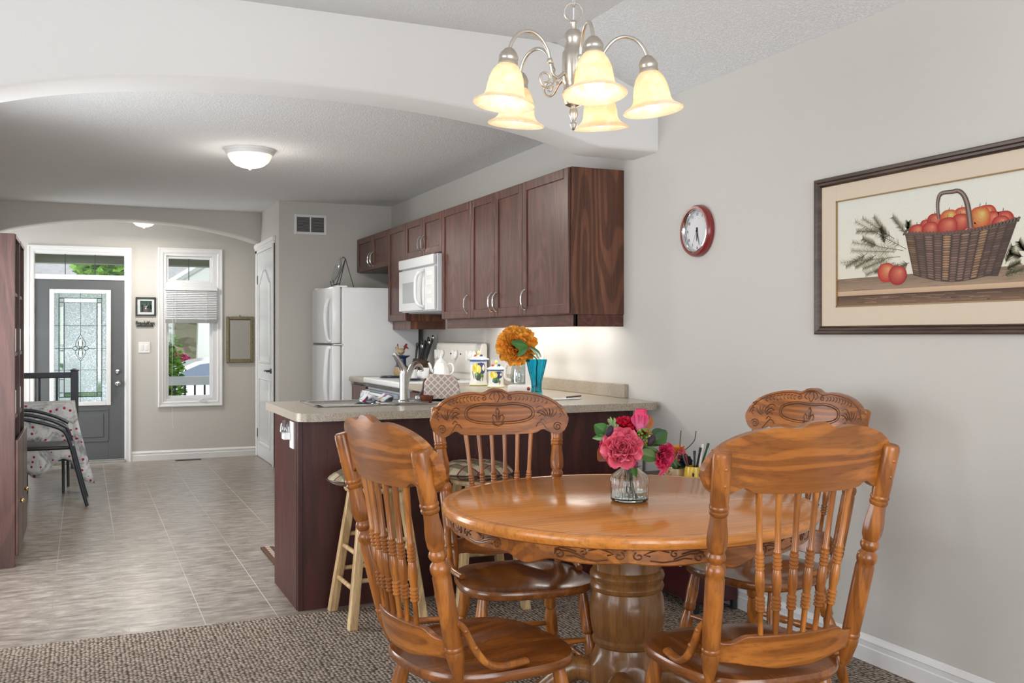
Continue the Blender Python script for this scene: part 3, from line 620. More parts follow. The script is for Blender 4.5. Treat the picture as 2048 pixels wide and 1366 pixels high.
mb = MB(); mb.prism([(3.03, -.6), (3.52, -.6), (3.36, 2.5), (3.12, 2.5)], lambda u, v, w_: (u, w_, v), 29.75, 30.1); mb.build('porch_column', 'white_trim', ho, smooth=False, world=True)
wn = B(ho, 'window', 'white_trim', [(1.45, 2.55, 31.86, 32.0, .55, 2.2)]); B(wn, 'pane', 'blue_grey_panel', [(1.6, 2.4, 31.84, 31.87, .65, 2.1)])
wn = B(ho, 'window', 'white_trim', [(-9, -7.4, 31.86, 32.0, .75, 2.2)]); B(wn, 'pane', 'blue_grey_panel', [(-8.8, -7.6, 31.84, 31.87, .85, 2.1)])
def leafball(name, c, rad, nl, size, mat, label, cat, parent=None, trunk=None):
    t = thing(name, label, cat, (c[0], c[1], -.65)); mb = MB()
    for _ in range(nl):
        d = Vector((rnd.gauss(0, 1), rnd.gauss(0, 1), rnd.gauss(0, 1))).normalized()*(rnd.random()**.4)
        p = Vector(c)+Vector((d.x*rad[0], d.y*rad[1], d.z*rad[2])); q = Matrix.Rotation(rnd.random()*6.3, 4, 'Z') @ Matrix.Rotation(rnd.random()*3.1, 4, 'X'); s_ = size*(.6+.8*rnd.random())
        mb._f([mb.bm.verts.new(p+(q @ Vector(v))*s_) for v in ((-1, 0, 0), (-.3, .5, .15), (1, 0, 0), (-.3, -.5, .15))])
    mb.build('foliage', mat, t, smooth=False, normals=False, world=True)
    mb = MB(); mb.lathe([(.12 if rad[2] > 1 else .03, 0), (.05 if rad[2] > 1 else .012, 1)], (c[0], c[1], -.65), (c[0], c[1], c[2]), absz=False, seg=8); mb.build('trunk', 'driftwood', t, world=True)
leafball('shrub', (.98, 14.6, .55), (.38, .4, .95), 2500, .05, 'foliage', 'bright green leafy shrub outside the tall front window', 'shrub')
leafball('tree', (.75, 25, 2.85), (.85, .8, .9), 2600, .22, 'foliage', 'green tree seen through the transom glass above the front door', 'tree')
leafball('flower_bush', (2.0, 28.6, .62), (.75, .5, .22), 1500, .09, 'pink_bloom', 'pink flowering bush below the window of the house opposite', 'bush')
ca = thing('car', 'white car parked in the driveway beyond the porch railing', 'car', (2.7, 20, -.64))
mb = MB(); P = [(0, -.35), (-.1, .1), (.2, .36), (1.3, .50), (1.95, .78), (2.5, .86), (3.8, .86), (4.9, .62), (5.3, .3), (5.6, .2), (5.6, -.35)]
mb.prism(P, lambda u, v, w_: (u, w_, v), 19.1, 20.8); mb.build('body', 'car_white', ca, smooth=False, bevel=.05, world=True)
mb = MB(); mb.prism([(1.5, .44), (1.54, .52), (2.02, .73), (2.5, .79), (2.9, .79), (2.9, .44)], lambda u, v, w_: (u, w_, v), 19.08, 19.11); mb.prism([(2.97, .44), (2.97, .79), (3.8, .79), (4.6, .6), (4.9, .44)], lambda u, v, w_: (u, w_, v), 19.08, 19.11)
mb.build('side_window', 'blue_grey_panel', ca, smooth=False, world=True)
for x in (.9, 4.5):
    mb = MB(); mb.lathe([(.30, 0), (.32, .05), (.32, .17), (.30, .2)], (x, 19.0, -.32), (x, 19.3, -.32)); mb.build('wheel', 'black_plastic', ca, world=True)

# ================================================================== DINING CHAIRS
ZS, ZT, RECL, WB_, WT = .438, 1.004, .123, .201, .237
def ypost(z): return -RECL*(z-ZS)/(ZT-ZS)
tops = lerp_tab([(0, 1.071), (.012, 1.0705), (.025, 1.067), (.04, 1.058), (.055, 1.0535), (.07, 1.056), (.09, 1.059), (.12, 1.057), (.15, 1.052), (.18, 1.044), (.205, 1.034), (.225, 1.022), (.245, 1.004), (.258, .985), (.266, .965), (.268, .958)])
bots = lerp_tab([(0, .897), (.10, .899), (.145, .902), (.156, .908), (.168, .918), (.18, .914), (.195, .904), (.215, .896), (.232, .898), (.248, .908), (.260, .926), (.266, .944), (.268, .956)])
def crest_back(x, z): return ypost(z)+.018-.045*(1-(x/.268)**2)
TH = .024
def bentpts(P, off=.0): return [(x, crest_back(x, z)+TH+off, z) for x, z in P]
def spiral(cx, cz, r0, turns, a0, sgn=1, n_=26):
    return [(cx+sgn*r0*(1-.82*i/n_)*math.cos(a0+turns*2*math.pi*i/n_), cz+r0*(1-.82*i/n_)*math.sin(a0+turns*2*math.pi*i/n_)) for i in range(n_+1)]
def make_chair():
    root = thing('dining_chair', 'x', 'chair')
    # seat: dished, rolled edge
    mb = MB(); NA, NRr = 56, 14
    def outl(a):
        c, s_ = math.cos(a), math.sin(a); n_ = 2.9
        y = .172+.222*math.copysign(abs(s_)**(2/n_), s_); hw = .212+.035*(y/.39)
        return hw*math.copysign(abs(c)**(2/n_), c), y
    def zt(x, y, k):
        d = -.012*math.exp(-(((abs(x)-.10)/.075)**2)-((y-.13)/.13)**2)+.003*math.exp(-(x/.04)**2)*(y > .2)
        return ZS+d*(1-k**6)+(-.004*k**8)
    rings = []
    for j in range(1, NRr+1):
        k = j/NRr; rr = []
        for i in range(NA):
            x, y = outl(2*math.pi*i/NA); X_ = x*k; Y_ = .172+(y-.172)*k; rr.append(mb.bm.verts.new((X_, Y_, zt(X_, Y_, k))))
        rings.append(rr)
    c0 = mb.bm.verts.new((0, .172, ZS))
    for i in range(NA): mb._f([c0, rings[0][i], rings[0][(i+1) % NA]])
    for e, dz in ((1.012, -.010), (1.018, -.018), (1.008, -.027), (.965, -.035), (.90, -.038)):
        rings.append([mb.bm.verts.new((outl(2*math.pi*i/NA)[0]*e, .172+(outl(2*math.pi*i/NA)[1]-.172)*e, ZS+dz)) for i in range(NA)])
    for A, B_ in zip(rings, rings[1:]):
        for i in range(NA): mb._f([A[i], A[(i+1) % NA], B_[(i+1) % NA], B_[i]])
    mb._f(rings[-1]); mb.build('seat', 'oak_seat', root)
    # crest rail with pressed carving on the front
    mb = MB(); xs = sorted(set([round(x, 4) for x in [-.268, -.2675, -.266, -.262, -.256]+[-.25+.0125*i for i in range(41)]+[.256, .262, .266, .2675, .268]]))
    mb.board(xs, tops, bots, crest_back, TH, 6); cr = mb.build('crest_rail', 'oak_x', root, bevel=.004)
    mb = MB(); r_ = .0021
    inner = lambda s_: [(x, tops(x)-.0085) for x in [(-.25+.5*i/60) for i in range(61)]]
    edge = [(x*.955, .978+(tops(x)-.978)*.90) for x in [-.266+.532*i/60 for i in range(61)]]
    mb.tube(bentpts(edge), .0016, 6)
    ov = [(-.005+.128*math.copysign(abs(math.cos(a))**.75, math.cos(a)), .978+.033*math.copysign(abs(math.sin(a))**.8, math.sin(a))+(-.006*math.exp(-(math.cos(a)/.2)**2) if math.sin(a) > 0 else 0)) for a in [2*math.pi*i/64 for i in range(64)]]
    mb.tube(bentpts(ov), .0026, 6, closed=True)
    ov2 = [(x*1.07, .978+(z-.978)*1.24) for x, z in ov]; mb.tube(bentpts(ov2), .0016, 6, closed=True)
    for s_ in (-1, 1):
        mb.tube(bentpts(spiral(s_*.052, 1.034, .011, 1.3, 1.2, s_)), r_, 6)
        for k in range(9):
            x = .068+.0145*k; z = tops(x)-.016; dz = .0125+.001*k*(k < 6)
            mb.tube(bentpts(catmull([(s_*x, z, 0), (s_*(x+.009), z-.003, 0), (s_*(x+.010), z-dz, 0), (s_*(x+.002), z-dz-.003, 0)], 3) if False else [(s_*x, z), (s_*(x+.006), z-.001), (s_*(x+.009), z-.006), (s_*(x+.007), z-dz), (s_*(x+.001), z-dz-.002)]), .0018, 5)
        mb.tube(bentpts(spiral(s_*.225, .925, .017, 1.6, .5, s_)), r_, 6)
        mb.tube(bentpts([(s_*(.145+.01*k), .925+.018*math.sin(k*.9)) for k in range(6)]), r_, 5)
        for k in range(6):
            a = .4+.33*k; L = .042
            mb.tube(bentpts([(s_*(.19+.012*math.cos(a)+L*t*math.cos(a+.5*t)), .955+.008*math.sin(a)+L*.8*t*math.sin(a+.6*t)) for t in (0, .25, .5, .75, 1)]), [.0012, .0024, .0026, .002, .001], 5)
        for k in range(4):
            z = .995-.016*k; mb.tube(bentpts([(s_*(.150+.004*k), z), (s_*(.163+.003*k), z+.007), (s_*(.176), z+.004), (s_*(.182), z-.004)]), .0019, 5)
        for k in range(4): mb.tube(bentpts([(s_*(.236), .96+.013*k), (s_*(.245), .968+.012*k), (s_*(.238-.004*k), .975+.012*k)]), .0017, 5)
        mb.tube(bentpts([(0, .930), (s_*.012, .936), (s_*.018, .948), (s_*.024, .960), (s_*.018, .972), (s_*.008, .966), (s_*.004, .952)]), .0026, 6)
        mb.tube(bentpts([(s_*.003, .932), (s_*.016, .934), (s_*.024, .945)]), .002, 5); mb.tube(bentpts([(0, .998), (s_*.007, .985), (s_*.004, .968), (0, .95)]), .0026, 6)
        mb.tube(bentpts([(0, 1.062), (s_*.009, 1.05), (s_*.012, 1.036), (s_*.004, 1.022), (0, 1.018)]), .002, 6); mb.tube(bentpts([(s_*.004, 1.06), (s_*.022, 1.052), (s_*.03, 1.036), (s_*.018, 1.028)]), .002, 6)
    for k in range(46): x = -.12+.24*k/45; mb.ball(bentpts([(x, .9075+.001*abs(x)*10)])[0], .0013, 5, 4)
    mb.build('carving', 'oak_carve', cr)
    # back posts
    PR = [(.010, 0), (.013, .02), (.0165, .045), (.022, .10), (.0235, .12), (.0215, .135), (.0235, .142), (.0235, .152), (.0215, .157), (.0225, .165), (.0235, .30), (.0235, .46), (.0215, .472), (.0245, .485), (.0255, .50), (.0235, .517), (.0185, .526),
          (.0165, .532), (.0215, .545), (.0235, .557), (.021, .57), (.0185, .578), (.0225, .600), (.0235, .635), (.0225, .665), (.0195, .705), (.0185, .735), (.0225, .742), (.0235, .752), (.0205, .758), (.0235, .766), (.0235, .775), (.0215, .78), (.0225, .80), (.0232, .98), (.0215, .995), (.018, 1.0)]
    flute = lambda a, t: 1+(.07*math.cos(6*a) if .585 < t < .74 else 0)
    for s_ in (-1, 1):
        mb = MB(); mb.lathe(PR, (s_*(WB_-.004), .006, ZS-.012), (s_*WT, -RECL, ZT), absz=False, seg=24, mod=flute)
        po_ = mb.build('back_post', 'oak_z', root)
        for t in (.93, .86):
            p = Vector((s_*(WB_+(WT-WB_)*t), ypost(ZS+(ZT-ZS)*t)-.0205, ZS+(ZT-ZS)*t)); mb = MB(); mb.ball(p, (.0055, .005, .0055), 8, 6); mb.build('screw_cover', 'oak_z', po_)
    # lower back rail
    def lb(x, z): return ypost(z)-.004-.052*(1-(x/.21)**2)
    lt = lerp_tab([(0, .549), (.125, .549), (.138, .545), (.150, .536), (.162, .531), (.19, .530), (.196, .540), (.205, .547), (.213, .542)])
    lo = lerp_tab([(0, .462), (.05, .461), (.075, .465), (.1, .470), (.125, .473), (.145, .478), (.213, .482)])
    mb = MB(); mb.board([-.212+.424*i/44 for i in range(45)], lt, lo, lb, .019, 4); mb.build('back_rail', 'oak_x', root, bevel=.003)
    # six turned spindles
    SP = [(.0065, 0), (.0068, .18)]
    for k in range(4): c_ = .20+.026*k; SP += [(.0085, c_-.012), (.0118, c_-.005), (.0118, c_+.005), (.0085, c_+.012)]
    SP += [(.0095, .31), (.0118, .36), (.0122, .40), (.0100, .46)]
    for k in range(4): c_ = .482+.026*k; SP += [(.0085, c_-.012), (.0112, c_-.005), (.0112, c_+.005), (.0085, c_+.012)]
    SP += [(.0105, .59), (.0075, .61), (.0072, .80), (.0085, 1.0)]
    for i in range(6):
        t = (i-2.5)/2.5; xb, xt = .093*t, .128*t
        mb = MB(); mb.lathe(SP, (xb, lb(xb, .54)+.0095, .540), (xt, crest_back(xt, .90)+.012, .905), absz=False, seg=14); mb.build('spindle', 'oak_z', root)
    # bent side braces
    for s_ in (-1, 1):
        pts = catmull([(s_*.219, -.018, .578), (s_*.222, .004, .560), (s_*.226, .03, .510), (s_*.229, .06, .472), (s_*.228, .10, .453), (s_*.222, .15, .449), (s_*.214, .19, .447)], 6)
        mb = MB(); mb.tube(pts, [.0125]*len(pts), 10, flat=.75); br = mb.build('side_brace', 'oak_z', root)
        for q in ((s_*.231, .004, .556), (s_*.236, .03, .512)): mb = MB(); mb.ball(q, .006, 8, 6); mb.build('screw_cover', 'oak_z', br)
    # legs and stretchers
    LG = [(.014, 0), (.015, .04), (.019, .10), (.0215, .20), (.018, .27), (.0135, .30), (.0185, .315), (.0215, .33), (.0185, .345), (.0225, .38), (.0245, .45), (.023, .55), (.018, .62), (.0155, .64), (.0205, .655), (.0225, .67), (.0205, .685), (.0225, .70), (.020, .72), (.022, .80), (.019, .9), (.0165, 1.0)]
    Lp = {}
    for nm, a, b_ in (('fl', (-.175, .315, .405), (-.222, .375, 0)), ('fr', (.175, .315, .405), (.222, .375, 0)), ('bl', (-.150, .035, .405), (-.205, -.055, 0)), ('br', (.150, .035, .405), (.205, -.055, 0))):
        mb = MB(); mb.lathe(LG, b_, a, absz=False, seg=18); mb.build('leg', 'oak_z', root); Lp[nm] = lambda z, a=a, b_=b_: tuple(b_[k]+(a[k]-b_[k])*z/.405 for k in range(3))
    ST = [(.008, 0), (.009, .08), (.012, .2), (.0145, .42), (.0115, .46), (.0165, .5), (.0115, .54), (.0145, .58), (.012, .8), (.009, .92), (.008, 1)]
    for a, b_, z in (('fl', 'bl', .15), ('fr', 'br', .15), ('fl', 'fr', .24), ('bl', 'br', .20)):
        mb = MB(); mb.lathe(ST, Lp[a](z), Lp[b_](z), absz=False, seg=12); mb.build('stretcher', 'oak_x', root)
    p = [(Vector(Lp['fl'](.15))*(1-t)+Vector(Lp['bl'](.15))*t, Vector(Lp['fr'](.15))*(1-t)+Vector(Lp['br'](.15))*t) for t in (.35, .65)]
    for a, b_ in p: mb = MB(); mb.lathe(ST, a, b_, absz=False, seg=12); mb.build('stretcher', 'oak_x', root)
    return root
ch = make_chair()
CH = [((1.599, 1.969), -.087, 'oak dining chair in the foreground seen from behind, nearest the right wall'),
      ((.812, 2.438), -1.424, 'oak dining chair seen side-on at the end of the table away from the wall picture'),
      ((1.426, 3.290), 3.02, 'oak dining chair facing the camera in front of the peninsula, carved crest in full view'),
      ((2.420, 2.924), 1.795, 'oak dining chair between the table and the right wall, half hidden by another chair')]
for i, ((x, y), a, lab) in enumerate(CH):
    c = ch if i == 0 else copy_tree(ch)
    c.location = (x, y, .006); c.rotation_euler = (0, 0, a); c['label'] = lab; c['group'] = 'dining chairs around the round table'

# ================================================================== TABLE
TX, TY, TZ, TR = 1.650, 2.804, .735, .612
tb = thing('dining_table', 'round oak pedestal dining table with carved apron and vase on top', 'table', (TX, TY, .006))
mb = MB()
mb.lathe([(0, .736-.04-.006), (TR-.02, .736-.046), (TR-.006, .736-.040), (TR, .736-.030), (TR+.001, .736-.020), (TR-.003, .736-.011), (TR-.010, .736-.0075), (TR-.024, .736-.0065), (TR-.033, .736-.0085), (TR-.037, .736-.0075), (TR-.039, .7295), (0, .7295)], (0, 0, 0), (0, 0, 1), seg=128)
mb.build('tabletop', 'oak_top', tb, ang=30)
mb = MB(); NA = 240; ra = TR-.032
def zlow(a): t = (a*6/(2*math.pi)) % 1.0; c_ = abs(t-.5)*2; return .628+.022*sm(min(1, abs(c_-.0)/.28)) if c_ < .28 else .650-.006*math.sin((c_-.28)/.72*math.pi)
ringsA = []
for i in range(NA):
    a = 2*math.pi*i/NA; z0 = zlow(a); c_, s_ = math.cos(a), math.sin(a)
    ringsA.append([mb.bm.verts.new((r_*c_, r_*s_, z)) for r_, z in ((ra-.02, .70), (ra, .70), (ra, (z0+.7)/2), (ra, z0+.004), (ra-.004, z0), (ra-.02, z0))])
for i in range(NA):
    A, B_ = ringsA[i], ringsA[(i+1) % NA]
    for k in range(6): mb._f([A[k], A[(k+1) % 6], B_[(k+1) % 6], B_[k]])
ap = mb.build('apron', 'oak_x', tb, ang=40)
def ap_pt(a, z): return (ra*math.cos(a)*1.001, ra*math.sin(a)*1.001, z)
for k in range(6):
    a0 = 2*math.pi*(k+1.0)/6; mb = MB()
    for s_ in (-1, 1):
        e = a0+s_*.34
        P = lambda L: [ap_pt(a0+s_*u, z) for u, z in L]
        mb.tube(P([(.335+.028*(1-.8*i/20)*math.cos(i*.42), .667+.0145*(1-.8*i/20)*math.sin(i*.42)) for i in range(21)]), .0026, 6)
        mb.tube(P([(.36, .68), (.33, .686), (.29, .684), (.25, .678)]), .0024, 6); mb.tube(P([(.33, .678), (.29, .678), (.25, .672), (.21, .664)]), .0024, 6)
        mb.tube(P([(.30, .664), (.26, .666), (.22, .660), (.16, .656), (.10, .660)]), .0024, 6)
        mb.tube(P([(.215+.022*(1-.8*i/16)*math.cos(i*.45+1), .678+.011*(1-.8*i/16)*math.sin(i*.45+1)) for i in range(17)]), .0024, 6)
        mb.tube(P([(.19, .683), (.14, .690), (.10, .684), (.07, .676), (.10, .672)]), .0024, 6)
        mb.tube(P([(.045+.026*(1-.8*i/16)*math.cos(i*.45+2), .672+.012*(1-.8*i/16)*math.sin(i*.45+2)) for i in range(17)]), .0026, 6)
        mb.tube(P([(0, .692), (.02, .686), (.03, .69), (.05, .692)]), .0022, 5)
    mb.build('carving', 'oak_carve', ap)
mb = MB()
octo = lambda a, t: 1/ max(math.cos((a % (math.pi/4))-math.pi/8), .5)*.96 if t > .545 or t < .21 else 1
mb.lathe([(.115, .04), (.126, .06), (.126, .20), (.118, .215), (.108, .235), (.104, .255), (.112, .262), (.116, .275), (.110, .285), (.115, .30), (.122, .34), (.124, .375), (.120, .41), (.112, .435), (.118, .44), (.122, .452), (.118, .464), (.114, .468), (.120, .474), (.124, .486), (.120, .498), (.113, .505), (.112, .55), (.113, .56), (.113, .69)], (0, 0, 0), (0, 0, 1), seg=64, mod=octo)
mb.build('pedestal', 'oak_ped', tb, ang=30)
for k in range(4):
    a = math.pi/4+k*math.pi/2+.1; c_, s_ = math.cos(a), math.sin(a); q = lambda r_, z: (r_*c_, r_*s_, z)
    mb = MB(); pts = catmull([q(.09, .15), q(.16, .16), q(.23, .12), q(.30, .065), q(.36, .04)], 5); mb.tube(pts, [.045-.018*i/(len(pts)-1) for i in range(len(pts))], 14)
    mb.ball(q(.37, .032), (.042, .042, .032), 14, 8)
    for j in (-1, 0, 1): b_ = a+j*.09; mb.tube([(.34*math.cos(b_), .34*math.sin(b_), .06), (.39*math.cos(b_), .39*math.sin(b_), .045), (.408*math.cos(b_), .408*math.sin(b_), .012)], [.013, .012, .007], 8)
    mb.build('claw_foot', 'oak_ped', tb)

# ================================================================== KITCHEN
XF = 2.475
def W(parent, name, mat, boxes, bev=0.003, smooth=False, **k):
    mb = MB()
    for b_ in boxes: mb.box(*b_, bev=bev)
    return mb.build(name, mat, parent, smooth=smooth, world=True, **k)
def pull(parent, y, z0, z1, x=XF, vert=True):
    mb = MB(); L = z1-z0
    pts = catmull([(x-.019, y, z0), (x-.030, y, z0+.006), (x-.046, y, z0+L*.25), (x-.050, y, z0+L*.5), (x-.046, y, z0+L*.75), (x-.030, y, z1-.006), (x-.019, y, z1)], 4)
    mb.tube(pts, [.0055+.0015*abs(math.cos(math.pi*i/(len(pts)-1))) for i in range(len(pts))], 8); mb.ball((x-.022, y, z0), .0075, 8, 6); mb.ball((x-.022, y, z1), .0075, 8, 6)
    return mb.build('handle', 'chrome', parent, world=True)
def door(parent, y0, y1, z0, z1, hy=None, x=XF):
    y0 += .0015; y1 -= .0015; rw = .055
    d = W(parent, 'cabinet_door', 'cherry_z', [(x-.019, x, y0, y0+rw, z0, z1), (x-.019, x, y1-rw, y1, z0, z1), (x-.019, x, y0+rw, y1-rw, z1-rw, z1), (x-.019, x, y0+rw, y1-rw, z0, z0+rw), (x-.010, x-.002, y0+.04, y1-.04, z0+.04, z1-.04)], .0035)
    if hy: pull(d, hy, z0+.035, z0+.155)
    return d
def upper(label, y0, y1, z0, z1, doors):
    t = thing('wall_cabinet', label, 'cabinet', (2.64, (y0+y1)/2, z0), group='cherry wall cabinets along the right wall')
    W(t, 'carcass', 'cherry_side', [(XF+.001, XR, y0, y1, z0, z1)], .001)
    for a, b_, h in doors: door(t, a, b_, z0+.004, z1-.004, h)
    return t
upper('tall wall cabinet nearest the camera with its broad grained end panel showing', 4.809, 5.427, 1.395, 2.213, [(4.811, 5.427, 5.385)])
upper('tall double wall cabinet with its two handles meeting in the middle', 5.427, 6.295, 1.395, 2.213, [(5.427, 5.867, 5.83), (5.867, 6.295, 5.905)])
upper('tall single wall cabinet just to the near side of the white microwave', 6.295, 6.887, 1.395, 2.213, [(6.295, 6.887, 6.35)])
t = upper('short double wall cabinet directly above the white microwave', 6.887, 7.783, 1.90, 2.213, [(6.887, 7.335, 7.295), (7.335, 7.783, 7.375)])
upper('narrow tall wall cabinet between the microwave and the fridge', 7.783, 8.288, 1.395, 2.213, [(7.783, 8.288, None)])
upper('short wall cabinet over the fridge with two curved handles', 8.288, 9.348, 1.884, 2.213, [(8.288, 8.80, 8.755), (8.80, 9.345, 8.845)])
va = tag(W(None, 'cabinet_valance', 'cherry_y', [(2.50, 2.518, 4.815, 6.887, 1.327, 1.395), (2.50, XR, 4.815, 4.833, 1.327, 1.395)], .002), 'long cherry valance strip under the near wall cabinets', 'valance')
va = tag(W(None, 'cabinet_valance', 'cherry_side', [(2.50, 2.518, 7.80, 8.288, 1.327, 1.395), (2.50, XR, 7.783, 7.80, 1.327, 1.395)], .002), 'short cherry valance under the narrow cabinet beside the fridge', 'valance')
light('undercabinet_glow', 'AREA', (2.66, 5.75, 1.388), 6, (1.0, 0.97, 0.90), (0, 0, 0), .10, 1.7)

# microwave
mw = thing('microwave', 'white over-the-range microwave hung between the wall cabinets', 'microwave', (2.6, 7.33, 1.46))
W(mw, 'body', 'white_enamel', [(2.425, XR, 6.90, 7.77, 1.462, 1.893)], .006)
W(mw, 'door_panel', 'white_enamel', [(2.395, 2.425, 7.13, 7.768, 1.47, 1.80)], .008)
W(mw, 'control_panel', 'white_enamel', [(2.400, 2.425, 6.902, 7.12, 1.47, 1.80)], .006)
W(mw, 'top_vent', 'white_enamel', [(2.392, 2.425, 6.902, 7.768, 1.812, 1.89)], .008)
W(mw, 'window', 'grey_screen', [(2.3935, 2.397, 7.30, 7.66, 1.535, 1.70)], .001)
W(mw, 'grease_filter', 'grey_slat', [(2.46, 2.74, 6.97, 7.70, 1.452, 1.463)], .002)
for k in range(4):
    pass
mb = MB(); P = catmull([(2.395, 7.135, 1.775), (2.36, 7.135, 1.76), (2.345, 7.16, 1.72), (2.342, 7.17, 1.635), (2.345, 7.16, 1.55), (2.36, 7.135, 1.51), (2.395, 7.135, 1.495)], 6)
mb.tube(P, .014, 10); mb.build('handle', 'white_enamel', mw, world=True)
text('maker_mark', '---', .018, 'grey_slat', mw, (2.3935-2.6, 7.50-7.33, 1.505-1.46), (R(90), 0, R(-90)))
for k in range(4):
    mb = MB(); z = 1.52+.07*k; mb.box(2.398, 2.401, 6.95, 7.07, z, z+.04, bev=.001); mb.build('button_row', 'white_plastic', mw, smooth=False, world=True)

# fridge
FX, FY0, FY1, FZ = 1.967, 8.30, 9.12, 1.698
fr = thing('refrigerator', 'white top-freezer refrigerator beyond the stove', 'refrigerator', (2.35, 8.7, 0))
W(fr, 'body', 'white_enamel', [(2.052, 2.745, FY0, FY1, .03, FZ-.005)], .008)
W(fr, 'gasket', 'grey_slat', [(2.036, 2.056, FY0+.012, FY1-.012, .08, FZ-.015)], .001)
fd = W(fr, 'freezer_door', 'white_enamel', [(FX, 2.038, FY0, FY1, 1.205, FZ)], .012, smooth=True)
ld = W(fr, 'fridge_door', 'white_enamel', [(FX, 2.038, FY0, FY1, .08, 1.19)], .012, smooth=True)
for d_, z0, z1 in ((fd, 1.215, 1.60), (ld, .62, 1.18)):
    mb = MB(); P = catmull([(FX, 8.37, z0+.01), (FX-.028, 8.375, z0+.03), (FX-.045, 8.38, z0+(z1-z0)*.4), (FX-.045, 8.385, z0+(z1-z0)*.7), (FX-.015, 8.41, z1-.02), (FX, 8.43, z1)] if d_ is fd else [(FX, 8.43, z0), (FX-.015, 8.41, z0+.02), (FX-.045, 8.385, z0+(z1-z0)*.3), (FX-.045, 8.38, z0+(z1-z0)*.6), (FX-.028, 8.375, z1-.03), (FX, 8.37, z1-.01)], 6)
    mb.tube(P, .018, 10, flat=.8); mb.build('handle', 'white_enamel', d_, world=True)
W(fr, 'hinge_cover', 'white_plastic', [(FX+.02, 2.11, FY1-.11, FY1-.02, FZ-.006, FZ+.016)], .005)
W(fr, 'hinge_cover', 'white_plastic', [(FX+.03, 2.10, FY0+.01, FY0+.07, FZ-.006, FZ+.010)], .004)
W(fr, 'centre_hinge', 'chrome', [(FX+.012, 2.06, FY0-.006, FY0+.09, 1.190, 1.203)], .002)
W(fr, 'door_strip', 'dark_glass', [(FX+.010, 2.036, FY0+.10, FY1-.02, 1.190, 1.204)], .001)
W(fr, 'foot', 'black_plastic', [(2.1, 2.16, 8.35, 8.41, 0, .032)], .002); W(fr, 'foot', 'black_plastic', [(2.6, 2.66, 8.35, 8.41, 0, .032)], .002)
# wire plate stand with glass plate on the fridge
ps = thing('plate_easel', 'black wire easel holding a glass plate on top of the fridge', 'easel', (2.13, 8.62, FZ-.005))
mb = MB(); bx_, by_, bz_ = 2.13, 8.62, FZ-.004
mb.tube([(bx_-.05, by_-.07, bz_), (bx_+.03, by_, bz_+.27)], .004, 6); mb.tube([(bx_-.05, by_+.07, bz_), (bx_+.03, by_, bz_+.27)], .004, 6); mb.tube([(bx_+.11, by_, bz_), (bx_+.03, by_, bz_+.27)], .004, 6)
for s_ in (-1, 1): mb.tube([(bx_-.035, by_+s_*.055, bz_+.045), (bx_-.085, by_+s_*.055, bz_+.03), (bx_-.095, by_+s_*.055, bz_+.07)], .004, 6)
mb.tube(catmull([(bx_+.03, by_, bz_+.27), (bx_+.01, by_, bz_+.285), (bx_, by_, bz_+.27)], 4), .004, 6); mb.build('wire_frame', 'black_metal', ps, world=True)
gp = thing('glass_plate', 'clear ribbed glass plate leaning in the wire easel', 'plate', (bx_-.05, by_, bz_+.03))
mb = MB(); ax = Vector((-.95, 0, .30)).normalized(); c_ = Vector((bx_-.028, by_, bz_+.155))
mb.lathe([(0, 0), (.07, .002), (.09, .012), (.120, .024), (.122, .028), (.09, .017), (.07, .007), (0, .005)], c_, c_+ax, seg=40, mod=lambda a, t: 1+.015*math.cos(20*a)); mb.build('dish', 'carafe_glass', gp, world=True)

# counter along the right wall, stove
LC = .925
def counter_poly(name, polys, label, cat='countertop'):
    mb = MB()
    for poly in polys: mb.prism(poly, lambda u, v, w_: (u, v, w_), LC-.038, LC)
    o = mb.build(name, 'laminate', None, smooth=True, ang=30, bevel=.012); return tag(o, label, cat)
def rounded(P, r_):
    out = []; n_ = len(P)
    for i in range(n_):
        p0, p1, p2 = Vector(P[i-1]), Vector(P[i]), Vector(P[(i+1) % n_]); rr = r_.get(i, 0)
        if not rr: out.append(tuple(p1)); continue
        a = (p0-p1).normalized()*rr; b_ = (p2-p1).normalized()*rr
        for k in range(9): t = k/8; out.append(tuple((p1+a)*(1-t)**2+p1*2*t*(1-t)+(p1+b_)*t*t))
    return out
# L-shaped top: bar peninsula and the run to the stove, with a cut-out for the sink
SX0, SX1, SY0, SY1 = 1.05, 1.86, 4.74, 5.17
pen = [(.885, 4.39), (2.772, 4.39), (2.806, 4.47), (2.806, 6.80), (2.15, 6.80), (2.15, 5.265), (SX1, 5.265), (SX1, SY0), (SX0, SY0), (SX0, SY1), (SX1, SY1), (SX1, 5.265), (.885, 5.265)]
mb = MB(); outer = rounded([(.885, 4.39), (2.79, 4.39), (2.79, 4.60), (2.806, 4.60), (2.806, 6.80), (2.15, 6.80), (2.15, 5.265), (.885, 5.265)], {0: .09, 1: .07, 6: .03, 7: .03})
def fillholes(mb, outer, hole, z):
    vs = [mb.bm.verts.new((*p, z)) for p in outer]; hs = [mb.bm.verts.new((*p, z)) for p in hole]
    es = [mb.bm.edges.new((vs[i], vs[(i+1) % len(vs)])) for i in range(len(vs))]+[mb.bm.edges.new((hs[i], hs[(i+1) % len(hs)])) for i in range(len(hs))]
    bmesh.ops.triangle_fill(mb.bm, use_beauty=True, use_dissolve=False, edges=es); return vs, hs
hole = [(SX0+.02, SY0+.02), (SX1-.02, SY0+.02), (SX1-.02, SY1-.02), (SX0+.02, SY1-.02)]
tv, th_ = fillholes(mb, outer, hole, LC); bv, bh = fillholes(mb, outer, hole, LC-.038)
for A, B_ in ((tv, bv), (th_, bh)):
    for i in range(len(A)): mb._f([A[i], A[(i+1) % len(A)], B_[(i+1) % len(A)], B_[i]])
